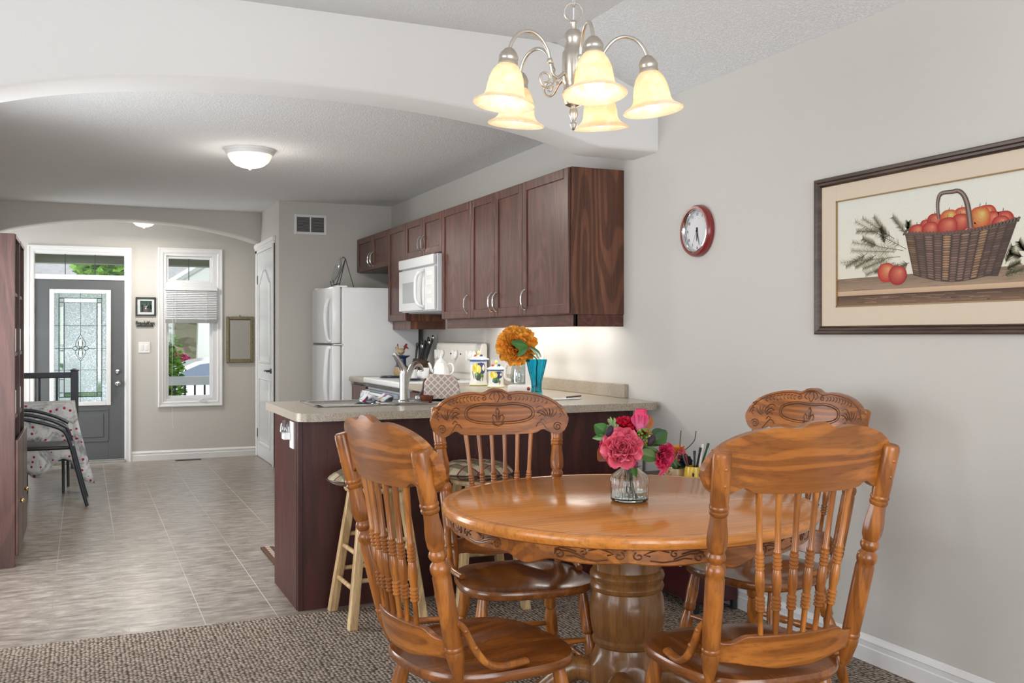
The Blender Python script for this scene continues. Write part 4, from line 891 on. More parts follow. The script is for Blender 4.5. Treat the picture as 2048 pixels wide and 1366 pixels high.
ct = mb.build('countertop', 'laminate', None, smooth=True, ang=30, bevel=.011); tag(ct, 'speckled beige laminate countertop of the peninsula and near kitchen run', 'countertop')
cs = tag(W(None, 'backsplash', 'laminate', [(2.778, 2.8095, 4.76, 6.80, LC, 1.004)], .004), 'speckled laminate backsplash strip along the right wall', 'backsplash')
ct2 = tag(W(None, 'countertop', 'laminate', [(2.10, 2.806, 7.815, 8.27, LC-.042, LC-.002)], .01), 'short laminate countertop between the stove and the fridge', 'countertop')
# peninsula cabinet
pc = thing('peninsula_cabinet', 'dark cherry peninsula cabinet carrying the breakfast bar', 'cabinet', (1.8, 4.8, 0))
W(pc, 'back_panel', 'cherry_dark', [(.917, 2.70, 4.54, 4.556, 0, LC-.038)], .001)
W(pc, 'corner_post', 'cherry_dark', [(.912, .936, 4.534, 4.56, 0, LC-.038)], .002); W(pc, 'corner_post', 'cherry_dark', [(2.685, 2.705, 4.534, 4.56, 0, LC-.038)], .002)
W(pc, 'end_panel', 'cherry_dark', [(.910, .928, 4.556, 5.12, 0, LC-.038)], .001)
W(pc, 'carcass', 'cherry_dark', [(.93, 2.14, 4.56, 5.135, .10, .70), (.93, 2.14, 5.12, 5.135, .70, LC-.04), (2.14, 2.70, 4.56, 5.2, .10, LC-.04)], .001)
W(pc, 'toe_kick', 'black_plastic', [(.95, 2.14, 4.56, 5.06, 0, .10)], .001)
W(pc, 'cabinet_door', 'cherry_z', [(1.0, 1.5, 5.135, 5.154, .13, .86)], .003); W(pc, 'cabinet_door', 'cherry_z', [(1.52, 2.05, 5.135, 5.154, .13, .86)], .003)
W(pc, 'support_block', 'wall_paint', [(2.705, 2.78, 4.56, 4.70, 0, LC-.04)], .001)
bc = thing('base_cabinet', 'cherry base cabinet run along the right wall before the stove', 'cabinet', (2.5, 6, 0))
W(bc, 'carcass', 'cherry_z', [(2.195, XR-.001, 5.28, 6.79, .10, LC-.04)], .001)
for a, b_ in ((5.3, 5.79), (5.8, 6.29), (6.3, 6.785)): W(bc, 'cabinet_door', 'cherry_z', [(2.176, 2.195, a, b_, .12, .70)], .003); W(bc, 'drawer', 'cherry_z', [(2.176, 2.195, a, b_, .715, .87)], .003)
bc = thing('base_cabinet', 'narrow cherry base cabinet between the stove and the fridge', 'cabinet', (2.5, 8.05, 0))
W(bc, 'carcass', 'cherry_z', [(2.145, XR-.001, 7.82, 8.27, .10, LC-.042)], .001); W(bc, 'cabinet_door', 'cherry_z', [(2.126, 2.145, 7.825, 8.265, .12, .86)], .003)

# sink: double bowl with deck
sk = thing('sink', 'stainless double bowl sink set in the peninsula countertop', 'sink', (1.45, 4.95, LC))
rim = W(sk, 'rim', 'stainless', [(SX0, SX1, SY0, SY0+.085, LC, LC+.006), (SX0, SX1, SY1-.03, SY1, LC, LC+.006), (SX0, SX0+.03, SY0, SY1, LC, LC+.006), (SX1-.03, SX1, SY0, SY1, LC, LC+.006), (1.44, 1.47, SY0, SY1, LC, LC+.006)], .003)
for a, b_ in ((SX0+.03, 1.44), (1.47, SX1-.03)):
    mb = MB(); y0, y1 = SY0+.085, SY1-.03
    top = rounded([(a, y0), (b_, y0), (b_, y1), (a, y1)], {0: .05, 1: .05, 2: .05, 3: .05}); cx, cy = (a+b_)/2, (y0+y1)/2; rs = []
    for k, z in ((1, LC+.004), (.99, LC-.02), (.96, LC-.15), (.90, LC-.175), (.5, LC-.182)): rs.append([mb.bm.verts.new((cx+(p[0]-cx)*k, cy+(p[1]-cy)*k, z)) for p in top])
    for A, B_ in zip(rs, rs[1:]):
        for i in range(len(A)): mb._f([A[i], A[(i+1) % len(A)], B_[(i+1) % len(A)], B_[i]])
    mb._f(rs[-1]); mb.build('bowl', 'stainless', sk, world=True, solid=.002)
fc = thing('faucet', 'brushed steel single lever faucet on the sink deck', 'faucet', (1.505, 4.785, LC))
FXc, FYc = 1.500, 4.785
mb = MB(); mb.box(FXc-.13, FXc+.13, FYc-.028, FYc+.028, LC+.006, LC+.014, bev=.006); mb.build('deck_plate', 'stainless', fc, world=True)
mb = MB(); mb.lathe([(.030, 0), (.030, .006), (.0215, .012), (.0205, .10), (.0215, .14), (.0215, .145)], (FXc, FYc, LC+.013), (FXc, FYc, LC+1), seg=24); mb.build('body', 'stainless', fc, world=True)
mb = MB(); P = catmull([(FXc, FYc, LC+.145), (FXc, FYc, LC+.175), (FXc-.018, FYc-.004, LC+.21), (FXc-.042, FYc-.008, LC+.245), (FXc-.052, FYc-.01, LC+.262)], 5)
mb.tube(P, [.0215-.012*(i/(len(P)-1)) for i in range(len(P))], 12); mb.build('lever', 'stainless', fc, world=True)
mb = MB(); P = catmull([(FXc+.005, FYc+.005, LC+.06), (FXc+.03, FYc+.035, LC+.125), (FXc+.075, FYc+.09, LC+.188), (FXc+.115, FYc+.135, LC+.200), (FXc+.145, FYc+.17, LC+.180), (FXc+.15, FYc+.175, LC+.162)], 6)
mb.tube(P, [.015+.003*(i/(len(P)-1)) for i in range(len(P))], 12); mb.build('spout', 'stainless', fc, world=True)

# stove
st = thing('stove', 'white electric range with knobs on its raised back panel', 'stove', (2.45, 7.3, 0))
W(st, 'body', 'white_enamel', [(2.14, 2.78, 6.83, 7.79, .03, .89)], .004)
W(st, 'cooktop', 'white_enamel', [(2.10, 2.78, 6.812, 7.80, .89, .936)], .012)
W(st, 'oven_door', 'blue_grey_panel', [(2.105, 2.14, 6.86, 7.76, .18, .84)], .006)
W(st, 'vent_strip', 'dark_glass', [(2.108, 2.14, 6.83, 7.79, .862, .89)], .001)
mb = MB(); mb.tube(catmull([(2.105, 6.92, .80), (2.07, 6.93, .815), (2.062, 7.0, .82), (2.062, 7.62, .82), (2.07, 7.69, .815), (2.105, 7.70, .80)], 5), .013, 10); mb.build('oven_handle', 'white_enamel', st, world=True)
W(st, 'back_leg_panel', 'cream_enamel', [(2.735, 2.79, 6.84, 7.78, .936, .995)], .004)
mb = MB(); mb.prism(rounded([(2.705, 1.018), (2.735, 1.216), (2.785, 1.216), (2.785, .985), (2.72, .985)], {1: .02, 2: .02}), lambda u, v, w_: (u, w_, v), 6.785, 7.785)
bp = mb.build('back_panel', 'cream_enamel', st, smooth=True, bevel=.008, world=True)
for y in (7.69, 7.60, 7.28, 6.97, 6.88):
    mb = MB(); a = Vector((2.716, y, 1.125)); mb.lathe([(.036, 0), (.036, .012), (.030, .018), (.0, .02)], a, a+Vector((-1, 0, .15)), seg=20); mb.box(2.68, 2.70, y-.008, y+.008, 1.085, 1.16, bev=.004); mb.build('knob', 'white_plastic', bp, world=True)
for y in (7.40, 7.18):
    mb = MB(); mb.ball((2.717, y, 1.13), .006, 8, 5); mb.build('indicator', 'black_plastic', bp, world=True)
for i, (x, y, r_) in enumerate(((2.28, 7.58, .10), (2.28, 7.06, .08), (2.56, 7.58, .08), (2.56, 7.06, .10))):
    mb = MB(); mb.lathe([(r_, 0), (r_, .004), (r_*.8, .006)], (x, y, .936), (x, y, 1.9), seg=28); mb.tube([(x+r_*k/60*math.cos(k*.42), y+r_*k/60*math.sin(k*.42), .947) for k in range(8, 56)], .0045, 6); mb.build('burner', 'black_metal', st, world=True)
def hang(name, y0, y1, mat, lab, zt=.834, zb=.62, amp=.006):
    mb = MB(); mb.sheet(lambda u, v: (2.047-.004*math.sin(u*14)*amp/.006, y0+(y1-y0)*u+.008*math.sin(v*5), zt+(zb-zt)*v) if v > .0 else (2.056, y0+(y1-y0)*u, zt+.004), 24, 10, .004)
    return tag(mb.build(name, mat, None), lab, 'towel')
hang('dish_towel', 7.42, 7.66, 'floral_cloth', 'floral patterned dish towel over the far end of the oven handle')

# things on the counters: kettle set, canisters and so on
def onC(px, py, z=LC): return onZ(px, py, z)
SZ = .936
tp = thing('teapot', 'white ribbed ceramic teapot standing on the stove', 'teapot', (2.50, 7.02, SZ+.01))
cx, cy = 2.50, 7.02; cz = SZ+.018
mb = MB(); mb.lathe([(.052, 0), (.060, .004), (.066, .03), (.060, .07), (.046, .105), (.040, .118)], (cx, cy, cz), (cx, cy, cz+1), seg=36, mod=lambda a, t: 1+.035*abs(math.cos(4*a))); mb.build('body', 'white_ceramic', tp, world=True)
mb = MB(); mb.lathe([(.043, .116), (.045, .121), (.030, .137), (.010, .15), (.006, .158), (.009, .168), (.004, .18), (0, .186)], (cx, cy, cz), (cx, cy, cz+1), seg=28); mb.build('lid', 'white_ceramic', tp, world=True)
q = lambda s_, z: (cx+RT.x*s_, cy+RT.y*s_, cz+z)
mb = MB(); mb.tube(catmull([q(-.05, .04), q(-.075, .06), q(-.082, .09), q(-.095, .115)], 5), [.015, .014, .013, .012, .012, .011, .011, .01, .01, .01, .009, .009, .009, .009, .009, .009][:16], 10); mb.build('spout', 'white_ceramic', tp, world=True)
mb = MB(); mb.tube(catmull([q(.045, .10), q(.075, .108), q(.093, .08), q(.085, .04), q(.058, .025)], 5), .0075, 8); mb.build('handle', 'white_ceramic', tp, world=True)
mb = MB()
for k in range(4): mb.ball((cx-RT.x*.055-FW.x*.035, cy-RT.y*.055-FW.y*.035, cz+.03+.012*k), .007, 6, 5)
mb.build('painted_motif', 'grey_slat', tp, world=True)
def cup(x, y, z, s_, label, name='teacup', mat='white_ceramic', ang=0.0, lying=False):
    t = thing(name, label, 'cup', (x, y, z)); mb = MB()
    mb.lathe([(.020*s_, 0), (.028*s_, .004*s_), (.038*s_, .02*s_), (.041*s_, .06*s_), (.042*s_, .072*s_), (.039*s_, .072*s_), (.036*s_, .03*s_), (.02*s_, .008*s_), (0, .006*s_)], (x, y, z), (x, y, z+1), seg=26); mb.build('bowl', mat, t, world=True)
    c_, s2 = math.cos(ang), math.sin(ang); q = lambda r_, h: (x+c_*r_, y+s2*r_, z+h)
    mb = MB(); mb.tube(catmull([q(.038*s_, .058*s_), q(.058*s_, .058*s_), q(.063*s_, .038*s_), q(.05*s_, .02*s_), q(.034*s_, .018*s_)], 4), .005*s_, 8); mb.build('handle', mat, t, world=True); return t
cup(2.365, 7.05, SZ+.012, 1.15, 'white ceramic cup in front of the white teapot', ang=3.9)
cup(2.36, 7.27, SZ+.002, 1.0, 'smaller white cup behind the other cup on the stove', ang=3.6)
# crock with blue rim and utensils block at the far end
jr = thing('painted_jar', 'blue and tan painted jar by the fridge with a rooster lid', 'jar', (2.50, 8.02, LC)); x, y, z = 2.50, 8.04, LC-.002
mb = MB(); mb.lathe([(.055, 0), (.062, .01), (.066, .05), (.060, .085)], (x, y, z), (x, y, z+1), seg=30); mb.build('base', 'tan_glaze', jr, world=True)
mb = MB(); mb.lathe([(.060, .085), (.044, .10), (.042, .155), (.075, .175), (.078, .181), (.045, .186), (0, .187)], (x, y, z), (x, y, z+1), seg=30); mb.build('neck', 'blue_glaze', jr, world=True)
ro = thing('rooster_figurine', 'small painted rooster figurine on top of the blue jar', 'figurine', (x, y, z+.187)); q = lambda s_, h, f=0: (x+RT.x*s_+FW.x*f, y+RT.y*s_+FW.y*f, z+.186+h)
mb = MB(); mb.ball(q(.0, .030), (.032, .032, .028), 14, 9); mb.tube([q(-.02, .035), q(-.035, .055), q(-.03, .075)], [.018, .014, .009], 8); mb.build('body', 'tan_glaze', ro, world=True)
mb = MB()
for k in range(5): mb.tube(catmull([q(.015, .03), q(.03+.004*k, .055+.008*k), q(.05-.003*k, .065+.006*k), q(.062-.010*k, .05+.004*k)], 4), [.009, .009, .008, .008, .008, .007, .007, .006, .006, .005, .005, .004, .003], 6)
mb.build('tail', 'clock_red', ro, world=True)
mb = MB(); mb.ball(q(-.03, .084), (.006, .006, .012), 8, 6); mb.ball(q(-.044, .062), .006, 8, 6); mb.build('comb', 'clock_red', ro, world=True)
ub = thing('knife_block', 'brown wooden block holding black handled kitchen tools', 'knife block', (2.60, 7.95, LC))
mb = MB(); T = Matrix.Translation((2.62, 7.97, LC-.002)) @ Matrix.Rotation(R(14), 4, 'Y'); mb.box(-.05, .05, -.07, .07, .0, .15, bev=.004, T=T); o = mb.build('block', 'driftwood', ub, smooth=False, world=True)
UT = [(-.03, -.05, .25), (-.02, .0, .29), (-.03, .045, .26), (.01, -.045, .30), (.02, .01, .33), (.02, .05, .30), (.035, -.02, .35), (.03, .03, .27)]
for k, (a, b_, h) in enumerate(UT):
    u = thing('kitchen_utensil', ['black handled utensil at the near edge of the knife block', 'black handled utensil in the middle front of the knife block', 'short black handled utensil at the far front of the block', 'black handled ladle leaning towards the stove', 'tall black turner standing in the block', 'black spoon at the far back of the block', 'tallest black utensil at the back of the block', 'short dark handle at the back of the block'][k], 'utensil', tuple(T @ Vector((a, b_, .15))), group='tools in the knife block')
    mb = MB(); p0 = T @ Vector((a, b_, .12)); p1 = T @ Vector((a*1.4, b_*1.5, h)); mb.tube([p0, p0.lerp(p1, .5), p1], [.006, .009, .011], 8); mb.build('handle', 'black_plastic', u, world=True)
    mb = MB(); mb.ball(p1+Vector((0, 0, .008)), (.012, .018, .022), 10, 7); mb.build('head', 'black_metal' if k % 3 else 'chrome', u, world=True)

# lemon canisters
def canister(px, py, r_, h, label, deco):
    p = onC(px, py); x, y, z = p.x, p.y, LC; t = thing('canister', label, 'canister', (x, y, z), group='lemon painted canisters')
    mb = MB(); zs = [(0, (.80, .76, .35)), (.06, (.80, .76, .35)), (.10, (.86, .85, .74)), (.55, (.86, .86, .80)), (.60, (.86, .86, .80)), (.93, (.86, .85, .78)), (1, (.10, .16, .38))]
    prof = [(r_*1.02, 0, (.66, .66, .15)), (r_*1.12, .02, (.66, .66, .15)), (r_*1.10, .06, (.80, .78, .40)), (r_*.98, .12, (.84, .83, .72)), (r_*.93, .25, (.84, .84, .78)), (r_*.93, .55, (.84, .84, .78)), (r_*.94, .80, (.84, .84, .78)), (r_*.96, .94, (.72, .76, .86)), (r_*1.0, 1.0, (.08, .14, .36))]
    NS = 40; rings = []
    for rr, hh, c in prof: rings.append(([mb.bm.verts.new((x+rr*math.cos(2*math.pi*i/NS), y+rr*math.sin(2*math.pi*i/NS), z+h*hh)) for i in range(NS)], c))
    for (A, ca_), (B_, cb) in zip(rings, rings[1:]):
        for i in range(NS):
            mb.col = cb
            mb._f([A[i], A[(i+1) % NS], B_[(i+1) % NS], B_[i]])
    mb.col = (.84, .84, .78); mb._f(rings[0][0]); mb._f(rings[-1][0]); body = mb.build('body', 'glazed_paint', t, world=True)
    base_a = math.atan2(-FW.y, -FW.x)
    mb = MB()
    def patch(a0, h0, ra_, rh, c, off=.0012, rot=0, leaf=False):
        mb.col = c; n_ = 18; ctr = None; vs = []
        for i in range(n_):
            t_ = 2*math.pi*i/n_; k_ = (1 if not leaf else (abs(math.cos(t_))**1.5)*.4+.6*1); u = ra_*math.cos(t_); v = rh*math.sin(t_)*(1 if not leaf else (1-abs(math.cos(t_))**4))
            uu = u*math.cos(rot)-v*math.sin(rot); vv = u*math.sin(rot)+v*math.cos(rot)
            a = base_a+(a0+uu)/r_; rr = r_*.945+off; vs.append(mb.bm.verts.new((x+rr*math.cos(a), y+rr*math.sin(a), z+(h0+vv))))
        a = base_a+a0/r_; rr = r_*.95+off*2; c0 = mb.bm.verts.new((x+rr*math.cos(a), y+rr*math.sin(a), z+h0))
        for i in range(n_): mb._f([vs[i], vs[(i+1) % n_], c0])
    for args in deco: patch(*args)
    mb.build('painted_fruit', 'glazed_paint', body, world=True, smooth=False, normals=False)
    ld_ = MB(); ld_.col = (.80, .82, .84); ld_.lathe([(r_*1.2, h), (r_*1.22, h+.004), (r_*1.15, h+.010), (r_*.7, h+.022), (r_*.3, h+.034), (0, h+.036)], (x, y, z), (x, y, z+1), seg=36); lo_ = ld_.build('lid', 'glazed_paint', t, world=True)
    ld_ = MB(); ld_.col = (.12, .2, .4); ld_.lathe([(r_*1.205, h-.001), (r_*1.24, h+.002), (r_*1.205, h+.005)], (x, y, z), (x, y, z+1), seg=36, cap=False)
    ld_.col = (.78, .72, .25); ld_.ball((x, y, z+h+.05), (.013, .013, .015), 12, 8)
    if r_ > .05:
        ld_.col = (.55, .06, .03); ld_.ball((x-RT.x*.02-FW.x*.02, y-RT.y*.02-FW.y*.02, z+h+.028), .012, 8, 6); ld_.col = (.03, .05, .16); ld_.ball((x+RT.x*.02-FW.x*.02, y+RT.y*.02-FW.y*.02, z+h+.03), .011, 8, 6)
        ld_.col = (.08, .22, .05); ld_.ball((x+RT.x*.01-FW.x*.03, y+RT.y*.01-FW.y*.03, z+h+.022), .009, 8, 6)
    ld_.build('lid_knob', 'glazed_paint', lo_, world=True)
Y1, Y2, NV, GR, OL = (.80, .62, .02), (.90, .78, .15), (.03, .06, .17), (.10, .25, .04), (.05, .07, .04)

canister(957, 771, .062, .180, 'taller lemon painted canister with a fruit knob, against the stove', [(.02, .122, .04, .045, NV, .0006), (-.004, .070, .024, .034, OL, .0006, .3), (-.018, .122, .026, .036, Y1, .0016), (.004, .115, .018, .03, Y2, .0022), (-.006, .080, .018, .012, GR, .0026, 1.2, True), (.028, .072, .018, .010, GR, .0026, 2.0, True), (-.04, .075, .003, .03, OL, .0008, .3), (.036, .055, .003, .026, (.15, .05, .08), .0008, -.2), (.012, .045, .003, .02, OL, .0008, .2)])
canister(992, 774, .056, .118, 'shorter lemon painted canister beside the coffee maker', [(.022, .085, .034, .025, NV, .0006), (.0, .05, .026, .022, NV, .0006, .3), (-.020, .085, .026, .024, Y1, .0016), (-.004, .082, .016, .018, Y2, .0022), (-.012, .050, .020, .010, GR, .0026, .9, True), (.014, .048, .018, .009, GR, .0026, 2.1, True), (.03, .035, .003, .015, OL, .0008, -.2)])

# coffee maker
p = onC(1044, 783); x, y = p.x, p.y; cm = thing('coffee_maker', 'small white drip coffee maker with glass carafe behind the blue vase', 'coffee maker', (x, y, LC))
def rb(parent, name, mat, s0, s1, f0, f1, z0, z1, bev=.01):  # box in axes facing the viewer side of the counter
    mb = MB(); T = Matrix.Translation((x, y, LC)) @ Matrix.Rotation(R(-38), 4, 'Z'); mb.box(s0, s1, f0, f1, z0, z1, bev=bev, T=T, seg=3); return mb.build(name, mat, parent, world=True)
rb(cm, 'base', 'white_plastic', -.075, .095, -.075, .085, 0, .045); rb(cm, 'tank', 'white_plastic', .035, .10, -.065, .085, .04, .235)
rb(cm, 'brew_head', 'white_plastic', -.07, .10, -.065, .085, .195, .245, .012)
T = Matrix.Translation((x, y, LC)) @ Matrix.Rotation(R(-38), 4, 'Z')
mb = MB(); p0 = T @ Vector((-.022, .005, .048)); mb.lathe([(.040, 0), (.050, .008), (.052, .05), (.046, .10), (.040, .12), (.044, .125)], p0, p0+Vector((0, 0, 1)), seg=28); ca_ = mb.build('carafe', 'carafe_glass', cm, world=True, solid=.002)
mb = MB(); mb.lathe([(.042, .124), (.044, .132), (.02, .14), (0, .142)], p0, p0+Vector((0, 0, 1)), seg=24); mb.build('carafe_lid', 'white_plastic', ca_, world=True)
mb = MB(); q = lambda s_, h: tuple(T @ Vector((s_, -.03, h))); mb.tube(catmull([q(-.06, .165), q(-.092, .165), q(-.10, .13), q(-.098, .085), q(-.062, .07)], 5), .009, 8); mb.build('carafe_handle', 'white_plastic', ca_, world=True)
mb = MB(); p0 = T @ Vector((.06, -.076, .022)); mb.ball(p0, (.011, .011, .011), 12, 8); mb.build('power_switch', 'clock_red', cm, world=True)

# turquoise vase with an orange bloom on the counter
p = onC(1073, 791); x, y = p.x, p.y; tv_ = thing('turquoise_vase', 'tall turquoise ribbed glass vase on the counter', 'vase', (x, y, LC))
mb = MB(); pr = [(.034, 0), (.036, .006), (.033, .02), (.030, .05), (.033, .085), (.040, .12), (.050, .165), (.060, .212), (.058, .212), (.047, .165), (.037, .12), (.029, .085), (.026, .05), (.026, .02), (0, .016)]
mb.lathe(pr, (x, y, LC), (x, y, LC+1), seg=64, mod=lambda a, t: 1+.05*math.cos(16*a)*(1 if t > .09 else .3)); mb.build('ribbed_body', 'turquoise_glass', tv_, world=True)
def petal(mb, base, dirv, up_, L, Wd, cup_, col_in, col_out, nu=5, nv=6, curl=0.0, ruffle=0.0, tipcut=.0, back=None):
    """one cupped petal from base along dirv, curling towards up_"""
    d = dirv.normalized(); u = up_.normalized(); u = (u-d*u.dot(d)).normalized(); s_ = d.cross(u); g = []; ph = rnd.random()*6
    for j in range(nv+1):
        v = j/nv; w_ = Wd*math.sqrt(max(0, 1-((v-.62)/(.66 if v < .62 else .43))**2)); row = []
        for i in range(nu+1):
            a = (i/nu-.5)*2
            p_ = base+d*(L*(v*(1-.08*a*a)))+s_*(w_*a*.5)+u*(cup_*L*(a*a*.55*math.sin(math.pi*min(v, .9)))+curl*L*v*v+ruffle*L*v*math.sin(a*5+ph))
            row.append(mb.bm.verts.new(p_))
        g.append(row)
    for j in range(nv):
        t = (j+.5)/nv; mb.col = tuple(col_in[k]*(1-t)+col_out[k]*t for k in range(3))
        for i in range(nu): mb._f([g[j][i], g[j][i+1], g[j+1][i+1], g[j+1][i]])
def bloom(mb, c, axis, rad, layers, cin, cout, ruffle=.05, cup_=.6, wfac=.85):
    axis = Vector(axis).normalized(); u, v_, _ = frame(axis); c = Vector(c)
    for li, (n_, r0, tilt, L) in enumerate(layers):
        ph = rnd.random()*6.28
        for k in range(n_):
            a = ph+2*math.pi*k/n_+rnd.uniform(-.12, .12); rdir = u*math.cos(a)+v_*math.sin(a); tl = tilt+rnd.uniform(-.12, .12)
            d = rdir*math.cos(tl)+axis*math.sin(tl); inward = axis*math.cos(tl)-rdir*math.sin(tl)
            f_ = rnd.uniform(.85, 1.12); ci = tuple(q_*f_ for q_ in cin); co = tuple(q_*f_ for q_ in cout)
            petal(mb, c+rdir*r0*rad-axis*rad*.15, d, inward, rad*L, rad*wfac*(L*.6+.35), cup_, ci, co, ruffle=ruffle, curl=.15)
def leaf(mb, base, d, up_, L, Wd, c1, c2, curl=-.15):
    d = Vector(d).normalized(); u = Vector(up_); u = (u-d*u.dot(d)).normalized(); s_ = d.cross(u); g = []
    for j in range(9):
        v = j/8; w_ = Wd*math.sin(math.pi*min(.97, max(.03, v)))**.8*.5; row = []
        for i in (-1, -.5, 0, .5, 1): row.append(mb.bm.verts.new(Vector(base)+d*L*v+s_*w_*i+u*(abs(i)*w_*.35+curl*L*v*v)))
        g.append(row)
    for j in range(8):
        for i in range(4): mb.col = c1 if (i in (0, 1)) else c2; mb._f([g[j][i], g[j][i+1], g[j+1][i+1], g[j+1][i]])
of = thing('orange_flower', 'large orange artificial bloom in the turquoise vase', 'flower', (x, y, LC+.1))
top = onD(1033, 690, 5.78)
mb = MB(); bloom(mb, top, -FW+Vector((0, 0, .35))-RT*.1, .115, [(18, .12, -.5, .9), (20, .12, -.1, 1.0), (20, .10, .25, .98), (18, .08, .6, .95), (14, .06, .9, .88), (10, .03, 1.25, .8)], (.80, .20, .010), (1.0, .50, .07), .06, .5, .55); 
mb.build('bloom', 'petal', of, world=True, normals=False)
mb = MB(); mb.tube(catmull([(x, y, LC+.02), (x, y, LC+.15), (x-.005, y, LC+.22), tuple(top+FW*.04)], 5), .004, 6); mb.build('stem', 'stem_green', of, world=True)
mb = MB()
b0 = onD(1055, 692, 5.7)
for a, b_, L in ((-RT*.8+Vector((0, 0, .2)), FW, .10), (RT*.5-Vector((0, 0, .3))-FW*.3, Vector((0, 0, 1)), .11), (-RT*.5-Vector((0, 0, .5)), -FW, .08), (RT*.9-Vector((0, 0, .8))-FW*.4, Vector((0, 0, 1)), .10), (-RT*1+Vector((0, 0, -.1)), -FW, .07)): leaf(mb, b0-FW*.03, a, b_, L, L*.5, (.05, .16, .03), (.08, .22, .05))
mb.build('leaf', 'leafy', of, world=True, normals=False)

# plaid cloth, dishes by the sink
def dome(name, poly, z0, z1, mat, label, cat): pass
ov_ = onD(883, 790, 5.45)
ot = thing('oven_mitt', 'folded cream lattice print cloth with dark red lining beside the faucet', 'cloth', (ov_.x, ov_.y, LC))
cxm, cym = 1.80, 5.12
mb = MB(); T = Matrix.Translation((cxm, cym, LC)) @ Matrix.Rotation(-YAW+.05, 4, 'Z')
P = rounded([(-.075, 0), (.13, .0), (.125, .065), (.10, .125), (-.045, .138), (-.07, .09)], {2: .03, 3: .03, 4: .02, 1: .01}); mb.prism(P, lambda u, v, w_: T @ Vector((u, w_+.08*v, v+.002)), -.045, .045); mb.build('cloth', 'lattice_cloth', ot, smooth=True, bevel=.012, world=True)
mb = MB(); mb.prism(rounded([(-.115, .0), (-.05, .0), (-.055, .06), (-.052, .115), (-.075, .11), (-.085, .05)], {2: .01, 3: .01, 4: .01}), lambda u, v, w_: T @ Vector((u, w_, v+.002)), -.03, .02); mb.build('lining', 'red_lacquer', ot, smooth=True, bevel=.006, world=True)
p = onZ(853, 806, LC); di = thing('red_bowl', 'small dark red bowl on the counter by the sink', 'bowl', (p.x, p.y, LC)); x, y = p.x, p.y
mb = MB(); mb.lathe([(.018, 0), (.026, .004), (.036, .026), (.038, .040), (.035, .040), (.032, .024), (.016, .008), (0, .007)], (x, y, LC), (x, y, LC+1), seg=28); mb.build('bowl', 'terracotta', di, world=True)
p = onZ(837, 806, LC); di = thing('glass_jar', 'little clear glass jar with pale sponge next to the red bowl', 'jar', (p.x, p.y, LC)); x, y = p.x, p.y
mb = MB(); mb.lathe([(.020, 0), (.022, .004), (.022, .035), (.020, .04)], (x, y, LC), (x, y, LC+1), seg=20); mb.build('glass', 'carafe_glass', di, world=True)
mb = MB(); mb.ball((x, y, LC+.028), (.015, .015, .012), 10, 6); mb.build('sponge', 'pale_mat', di, world=True)
x, y = 1.52, 5.02; dc = tag(MB().sheet(lambda u, v: (1.36+.14*u+.01*math.sin(v*6), 4.95+.16*v, LC+.016+.012*math.sin(u*9+v*5)+.012*math.sin(v*8)), 20, 20, .006).build('dish_cloth', 'floral_cloth', None), 'crumpled floral dish cloth on the sink divider', 'cloth')
p = onC(1135, 798); x, y = p.x, p.y; tw = thing('paper_sheet', 'white paper and pen lying on the counter near the backsplash', 'paper', (x, y, LC))
mb = MB(); mb.sheet(lambda u, v: (x-.14+.2*u, y-.08+.15*v+.02*u, LC+.003+.004*math.sin(u*7)*v), 12, 8, .001); mb.build('sheet', 'paper', tw, world=True)
pn = thing('pen', 'red and black pen on the white paper sheet', 'pen', (x+.04, y-.02, LC+.012)); mb = MB(); mb.tube([(x-.03, y-.05, LC+.013), (x+.08, y+.03, LC+.012)], .005, 8); mb.build('barrel', 'black_plastic', pn, world=True); mb = MB(); mb.tube([(x+.08, y+.03, LC+.012), (x+.11, y+.052, LC+.012)], .0052, 8); mb.build('cap', 'terracotta', pn, world=True)
ou = thing('wall_outlet', 'white outlet plate on the wall behind the turquoise vase', 'outlet', (XR, 6.02, 1.15)); y_ = onX(1080, 705, XR).y; z_ = onX(1080, 705, XR).z
W(ou, 'plate', 'white_plastic', [(XR-.006, XR, y_-.06, y_+.06, z_-.06, z_+.055)], .002); W(ou, 'socket', 'clock_face', [(XR-.008, XR-.005, y_-.02, y_+.02, z_+.006, z_+.038)], .001); W(ou, 'socket', 'clock_face', [(XR-.008, XR-.005, y_-.02, y_+.02, z_-.042, z_-.01)], .001)
# night light on the peninsula end
nl = thing('night_light', 'clear plug-in night light on the end of the peninsula', 'night light', (.91, 4.64, .80))
W(nl, 'outlet_plate', 'clock_face', [(.902, .910, 4.595, 4.68, .745, .872)], .002); W(nl, 'base', 'white_plastic', [(.868, .903, 4.645, 4.70, .785, .818)], .004)
mb = MB(); mb.lathe([(.022, 0), (.026, .01), (.022, .045), (.012, .062), (.008, .064)], (.878, 4.675, .812), (.878, 4.675, 1.8), seg=20); mb.build('lens', 'carafe_glass', nl, world=True)
# floor mat by the sink
tag(MB().sheet(lambda u, v: (.975+.95*u, 5.40+.55*v, .006+.0015*math.sin(u*40)), 30, 14, .010).build('kitchen_mat', 'mat_plaid', None), 'small patterned mat on the tiles at the kitchen side of the peninsula', 'mat')
